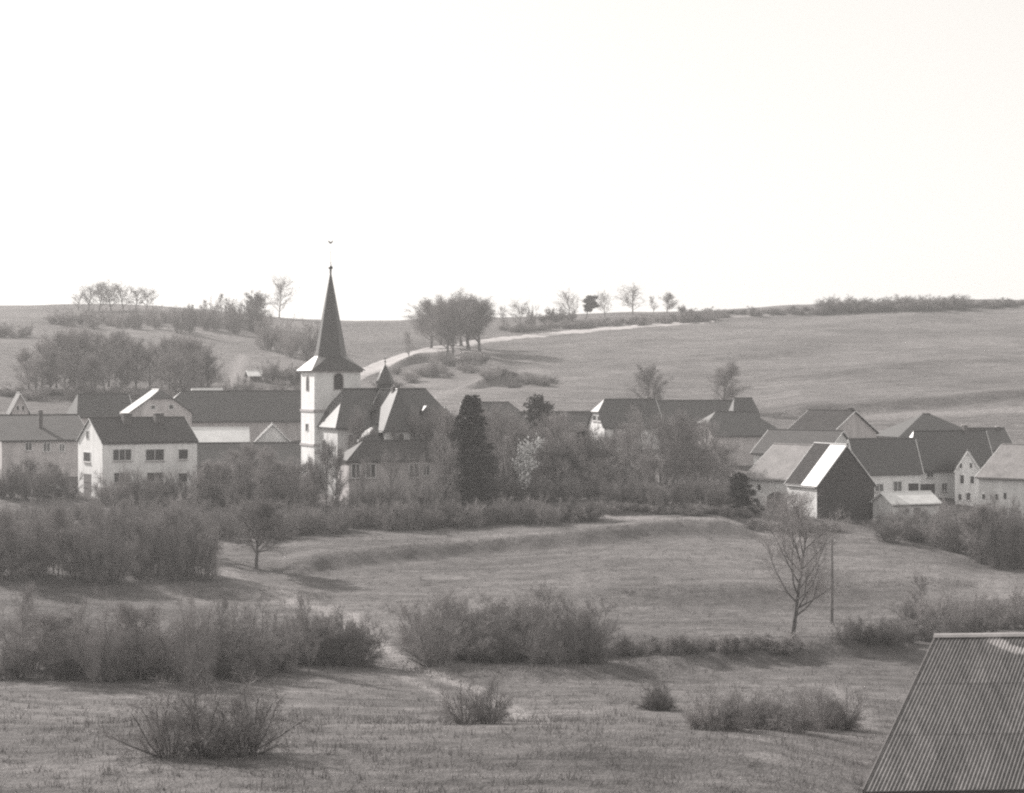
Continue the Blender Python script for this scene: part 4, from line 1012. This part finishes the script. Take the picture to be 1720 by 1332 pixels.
for px, tp_, wd, Yv in ((604, 688, 50, 0), (632, 722, 36, 0), (668, 712, 44, 0), (692, 690, 54, 0), (716, 694, 52, 0), (738, 684, 60, 0), (758, 690, 62, 0), (772, 704, 54, 0), (646, 738, 44, 0)):
    plant(T_soft, px, 240.3 if px < 740 else 236, tp_, wd, 'churchyard_tree', 'light bare tree standing in front of the church roofs', 'tree', 'light trees in front of the church')
row_of(T_mass, [(548, 738, 44), (562, 752, 38), (530, 768, 36), (512, 790, 30)], 862, 'churchyard_tree', 'slim bare tree at the foot of the church tower', 'tree', 'slim trees at the foot of the tower')
row_of(T_open, [(655, 752, 54), (742, 736, 64), (700, 764, 50), (612, 770, 34)], 868, 'churchyard_tree', 'sparse bare tree in front of the church annex wall', 'tree', 'sparse trees in front of the church annex')
belt(B_dark, 572, 770, 16, 868, 870, 824, 818, 34, 'churchyard_bush', 'low dark bush under the windows of the church annex', 'bushes under the church annex', 4, 3)
for px, tp_, wd in ((350, 775, 48), (378, 768, 52), (405, 755, 50), (430, 745, 56), (455, 752, 50), (480, 768, 48), (500, 778, 40)):
    plant(T_soft, px, rng.uniform(236, 247), tp_, wd * 1.2, 'garden_tree', 'pale bare tree in front of the dark barn left of the church', 'tree', 'pale trees in front of the dark barn')
belt(B_mid + B_pale, 180, 520, 14, 850, 852, 790, 798, 44, 'garden_bush', 'bush in the garden hedge in front of the white gabled house', 'garden hedge by the white gabled house', 8, 5)
belt(B_dark, 5, 130, 14, 832, 836, 782, 786, 40, 'garden_bush', 'dark bush below the grey house at the left edge', 'bushes below the grey left house', 10, 6)
row_of(T_mass, [(45, 768, 44), (95, 775, 40)], 828, 'garden_tree', 'bare tree against the wall of the grey left house', 'tree', 'bare trees against the grey left house')
# belts at the far side of the meadow
belt(B_mid + B_pale + B_low, 500, 1000, 14, 893, 874, 850, 838, 44, 'hedge_bush', 'bush in the long hedge along the top of the meadow', 'long hedge along the top of the meadow', 11, 6)
belt(B_dark, 640, 1000, 18, 886, 872, 846, 842, 40, 'hedge_bush', 'dark bush in the long hedge along the top of the meadow', 'dark hedge along the top of the meadow', 5, 4)
belt(B_low, 1000, 1260, 17, 858, 868, 844, 850, 30, 'verge_bush', 'low bush on the verge between meadow and tree belt', 'low bushes on the meadow verge', 4, 3)
belt(B_mid + B_pale + T_soft + B_open, -10, 345, 16, 972, 974, 868, 862, 70, 'thicket_bush', 'tall bush in the thicket left of the round meadow tree', 'thicket left of the round meadow tree', 24, 12)
belt(B_dark, 0, 350, 24, 930, 930, 850, 850, 60, 'thicket_bush', 'dark bush at the back of the left thicket', 'back of the left thicket', 12, 10)
belt(B_mid, 0, 500, 22, 888, 890, 838, 838, 52, 'thicket_bush', 'bush between left thicket and gardens', 'bushes between thicket and gardens', 10, 8)
row_of(T_dark, [(300, 850, 74), (322, 862, 50)], 962, 'thicket_tree', 'dark small tree at the right end of the left thicket', 'tree', 'small trees ending the left thicket')
row_of(T_pale, [(20, 880, 34), (62, 872, 36), (105, 866, 34)], 972, 'thicket_tree', 'light slim tree in front of the left thicket', 'tree', 'slim trees in front of the left thicket')
plant(T_dark[1], 430, solve(430, 957), 836, 112, 'meadow_tree', 'round dark tree alone in the meadow left of centre', 'tree')
belt(B_dark, 350, 510, 20, 905, 900, 858, 852, 48, 'hedge_bush', 'dark bush behind the round meadow tree', 'bushes behind the round meadow tree', 6, 5)
# foreground thickets
belt(B_mid + B_pale + B_open + T_soft[:1], 10, 480, 20, 1138, 1140, 1036, 1030, 96, 'foreground_bush', 'tall bare bush in the lower left thicket', 'lower left thicket', 42, 16)
belt(B_dark, 110, 620, 26, 1130, 1118, 1062, 1046, 84, 'foreground_bush', 'dark bush inside the lower left thicket', 'dark heart of the lower left thicket', 22, 16)
belt(B_dark, 500, 618, 21, 1120, 1112, 1030, 1040, 82, 'foreground_bush', 'dark bush at the right end of the lower left thicket', 'right end of the lower left thicket', 10, 6)
row_of(T_thin, [(40, 978, 58), (205, 1010, 46), (365, 1000, 40), (520, 995, 44)], 1135, 'slender_tree', 'slender bare tree rising from the lower left thicket', 'tree', 'slender trees in the lower left thicket')
belt(B_dark + B_open, 715, 1005, 19, 1112, 1106, 1018, 1028, 96, 'meadow_bush', 'dark bush in the broad thicket at the centre of the lower meadow', 'central meadow thicket', 24, 12)
belt(B_mid, 720, 1010, 36, 1104, 1100, 1008, 1012, 92, 'meadow_bush', 'tall bush at the back of the central meadow thicket', 'back of the central meadow thicket', 10, 6)
plant(T_open[1], 925, solve(925, 1085), 974, 96, 'thicket_tree', 'open bare tree rising from the central meadow thicket', 'tree')
plant(bare_tree(3, 10, 0.2, 18, 9, 10, 8, 0.42, 0.015, r0=0.17, ang=(0.7, 1.0)), 1330, solve(1330, 1068), 824, 165, 'meadow_tree', 'tall open bare tree in the meadow in front of the barn', 'tree').rotation_euler[2] = 0.9
belt(B_low, 1045, 1330, 15, 1100, 1092, 1070, 1066, 48, 'hedge_bush', 'low bush in the hedge left of the tall meadow tree', 'hedge left of the tall meadow tree', 5, 4)
belt(B_dark, 1420, 1570, 17, 1078, 1074, 1040, 1030, 56, 'hedge_bush', 'dark bush between the pole and the corrugated shed', 'bushes between pole and shed', 8, 5)
belt(B_pale, 1520, 1740, 20, 1052, 1040, 1002, 985, 52, 'reed_bush', 'pale wispy bush in the meadow above the corrugated shed', 'pale wispy bushes above the shed', 14, 12)
belt(B_mid, 1590, 1760, 24, 1066, 1050, 1015, 1000, 60, 'meadow_bush', 'bare bush right behind the corrugated shed', 'bushes right behind the corrugated shed', 10, 6)
plant(T_pale, 1548, solve(1548, 1040), 960, 44, 'pale_tree', 'pale slender tree above the shed ridge', 'tree')
belt(B_dark + B_mid, 1485, 1740, 24, 900, 962, 858, 854, 66, 'thicket_bush', 'dark bush in the thicket below the right-hand farm', 'thicket below the right-hand farm', 20, 12)
belt(B_mid + B_pale, 1480, 1740, 30, 880, 920, 850, 848, 56, 'thicket_bush', 'bush close under the walls of the right-hand farm', 'bushes under the right-hand farm walls', 10, 6)
belt(B_low, 1275, 1400, 20, 888, 894, 872, 878, 40, 'yard_bush', 'low bush in front of the whitewashed barn', 'bushes in front of the whitewashed barn', 5, 4)
row_of(T_open, [(1310, 822, 60), (1340, 826, 44)], 882, 'yard_tree', 'bare shrub-like tree covering the arched barn door', 'tree', 'small trees at the arched barn door')
row_of(T_dark, [(1648, 848, 84), (1690, 862, 92)], 948, 'thicket_tree', 'dark bare tree in the thicket at the right edge', 'tree', 'dark trees in the right thicket')
plant(bush(51, 3, 4, 26, 7, 14, 9, 0.014, 'twig_dark', 1.7), 1106, solve(1106, 1193), 1138, 66, 'round_bush', 'small round bush alone at the bottom of the meadow', 'bush', parts=BP)
# nearest bushes along the bottom
row_of(B_open, [(285, 1150, 150), (350, 1122, 170), (410, 1138, 150)], 1270, 'near_bush', 'dark branching bush at the bottom edge left of the track', 'bush', 'branching bushes at the bottom edge', parts=BP)
row_of(B_open, [(785, 1132, 110), (825, 1136, 90)], 1216, 'near_bush', 'open branching bush beside the track at the bottom', 'bush', 'branching bushes beside the track', parts=BP)
belt(B_open, 1200, 1410, 34, 1226, 1228, 1158, 1150, 90, 'near_bush', 'low twiggy bush at the bottom edge near the shed', 'twiggy bushes near the shed', 8, 5)
belt(B_low, 1190, 1420, 26, 1222, 1222, 1176, 1176, 72, 'near_bush', 'low brushwood at the bottom edge near the shed', 'brushwood near the shed', 6, 6)

# ------------------------------------------------------------------ rough grass (uncountable)
R = np.random.default_rng(77); NC, PER = 9000, 11; N = NC * PER
Yc = 64 + 176 * R.uniform(size=NC) ** 1.15; Pc = R.uniform(-60, 1790, NC)
for p_, y_, A_, wd_, dec_ in bank_tab[:6]:                     # rank growth gathers along the banks
    k = R.integers(0, NC, 420); Pc[k] = R.uniform(p_[0], p_[-1], 420); Yc[k] = np.interp(Pc[k], p_, y_) + R.normal(0, 1.2, 420)
Yc = np.clip(Yc, 62, 250); sz_ = np.repeat(R.uniform(0.5, 1.5, NC), PER)
Yt = np.repeat(Yc, PER) + R.normal(0, .22, N) * sz_; Pt = np.repeat(Pc, PER) + R.normal(0, .22, N) * sz_ * F / np.repeat(Yc, PER)
zt_ = height(Pt, Yt); xt = (Pt - HX) / F * np.maximum(Yt, 60)
hh = R.uniform(0.10, 0.34, N) * sz_; an = R.uniform(0, 6.28, N); wd = R.uniform(0.008, 0.022, N)
lx, ly = R.normal(0, .12, N), R.normal(0, .12, N)
b0 = np.stack([xt - wd * np.cos(an), Yt - wd * np.sin(an), zt_ - .03], -1); b1 = np.stack([xt + wd * np.cos(an), Yt + wd * np.sin(an), zt_ - .03], -1)
tpv = np.stack([xt + lx, Yt + ly, zt_ + hh], -1)
V = np.stack([b0, b1, tpv], 1).reshape(-1, 3)
me = bpy.data.meshes.new('meadow_grass'); me.vertices.add(3 * N); me.vertices.foreach_set('co', V.ravel()); me.loops.add(3 * N); me.loops.foreach_set('vertex_index', np.arange(3 * N))
me.polygons.add(N); me.polygons.foreach_set('loop_start', np.arange(0, 3 * N, 3)); me.update(calc_edges=True); me.materials.append(M['grass_blade'])
gr = link(bpy.data.objects.new('meadow_grass', me)); gr['kind'] = 'stuff'; gr['label'] = 'tufts of rough meadow grass'; gr['category'] = 'grass'

# ------------------------------------------------------------------ haze
HZ = 0.00029
zlo = float(ZG.min()) - 1.5
Vh = [(x_, y_, z_) for z_ in (zlo, ZC + 48) for x_, y_ in ((-2600, -140), (2600, -140), (2600, 1480), (-2600, 1480))]
mh = bpy.data.materials.new('haze'); mh.use_nodes = True; th = mh.node_tree; th.nodes.clear()
pv = th.nodes.new('ShaderNodeVolumePrincipled'); pv.inputs['Density'].default_value = HZ; pv.inputs['Color'].default_value = (0.95, 0.95, 0.95, 1); pv.inputs['Anisotropy'].default_value = 0.2
ohz = th.nodes.new('ShaderNodeOutputMaterial'); th.links.new(pv.outputs[0], ohz.inputs['Volume'])
hz = mesh_obj('haze', Vh, [(3, 2, 1, 0), (4, 5, 6, 7), (0, 1, 5, 4), (1, 2, 6, 5), (2, 3, 7, 6), (3, 0, 4, 7)], mh); hz['kind'] = 'stuff'; hz['label'] = 'thin pale haze filling the valley air'; hz['category'] = 'haze'
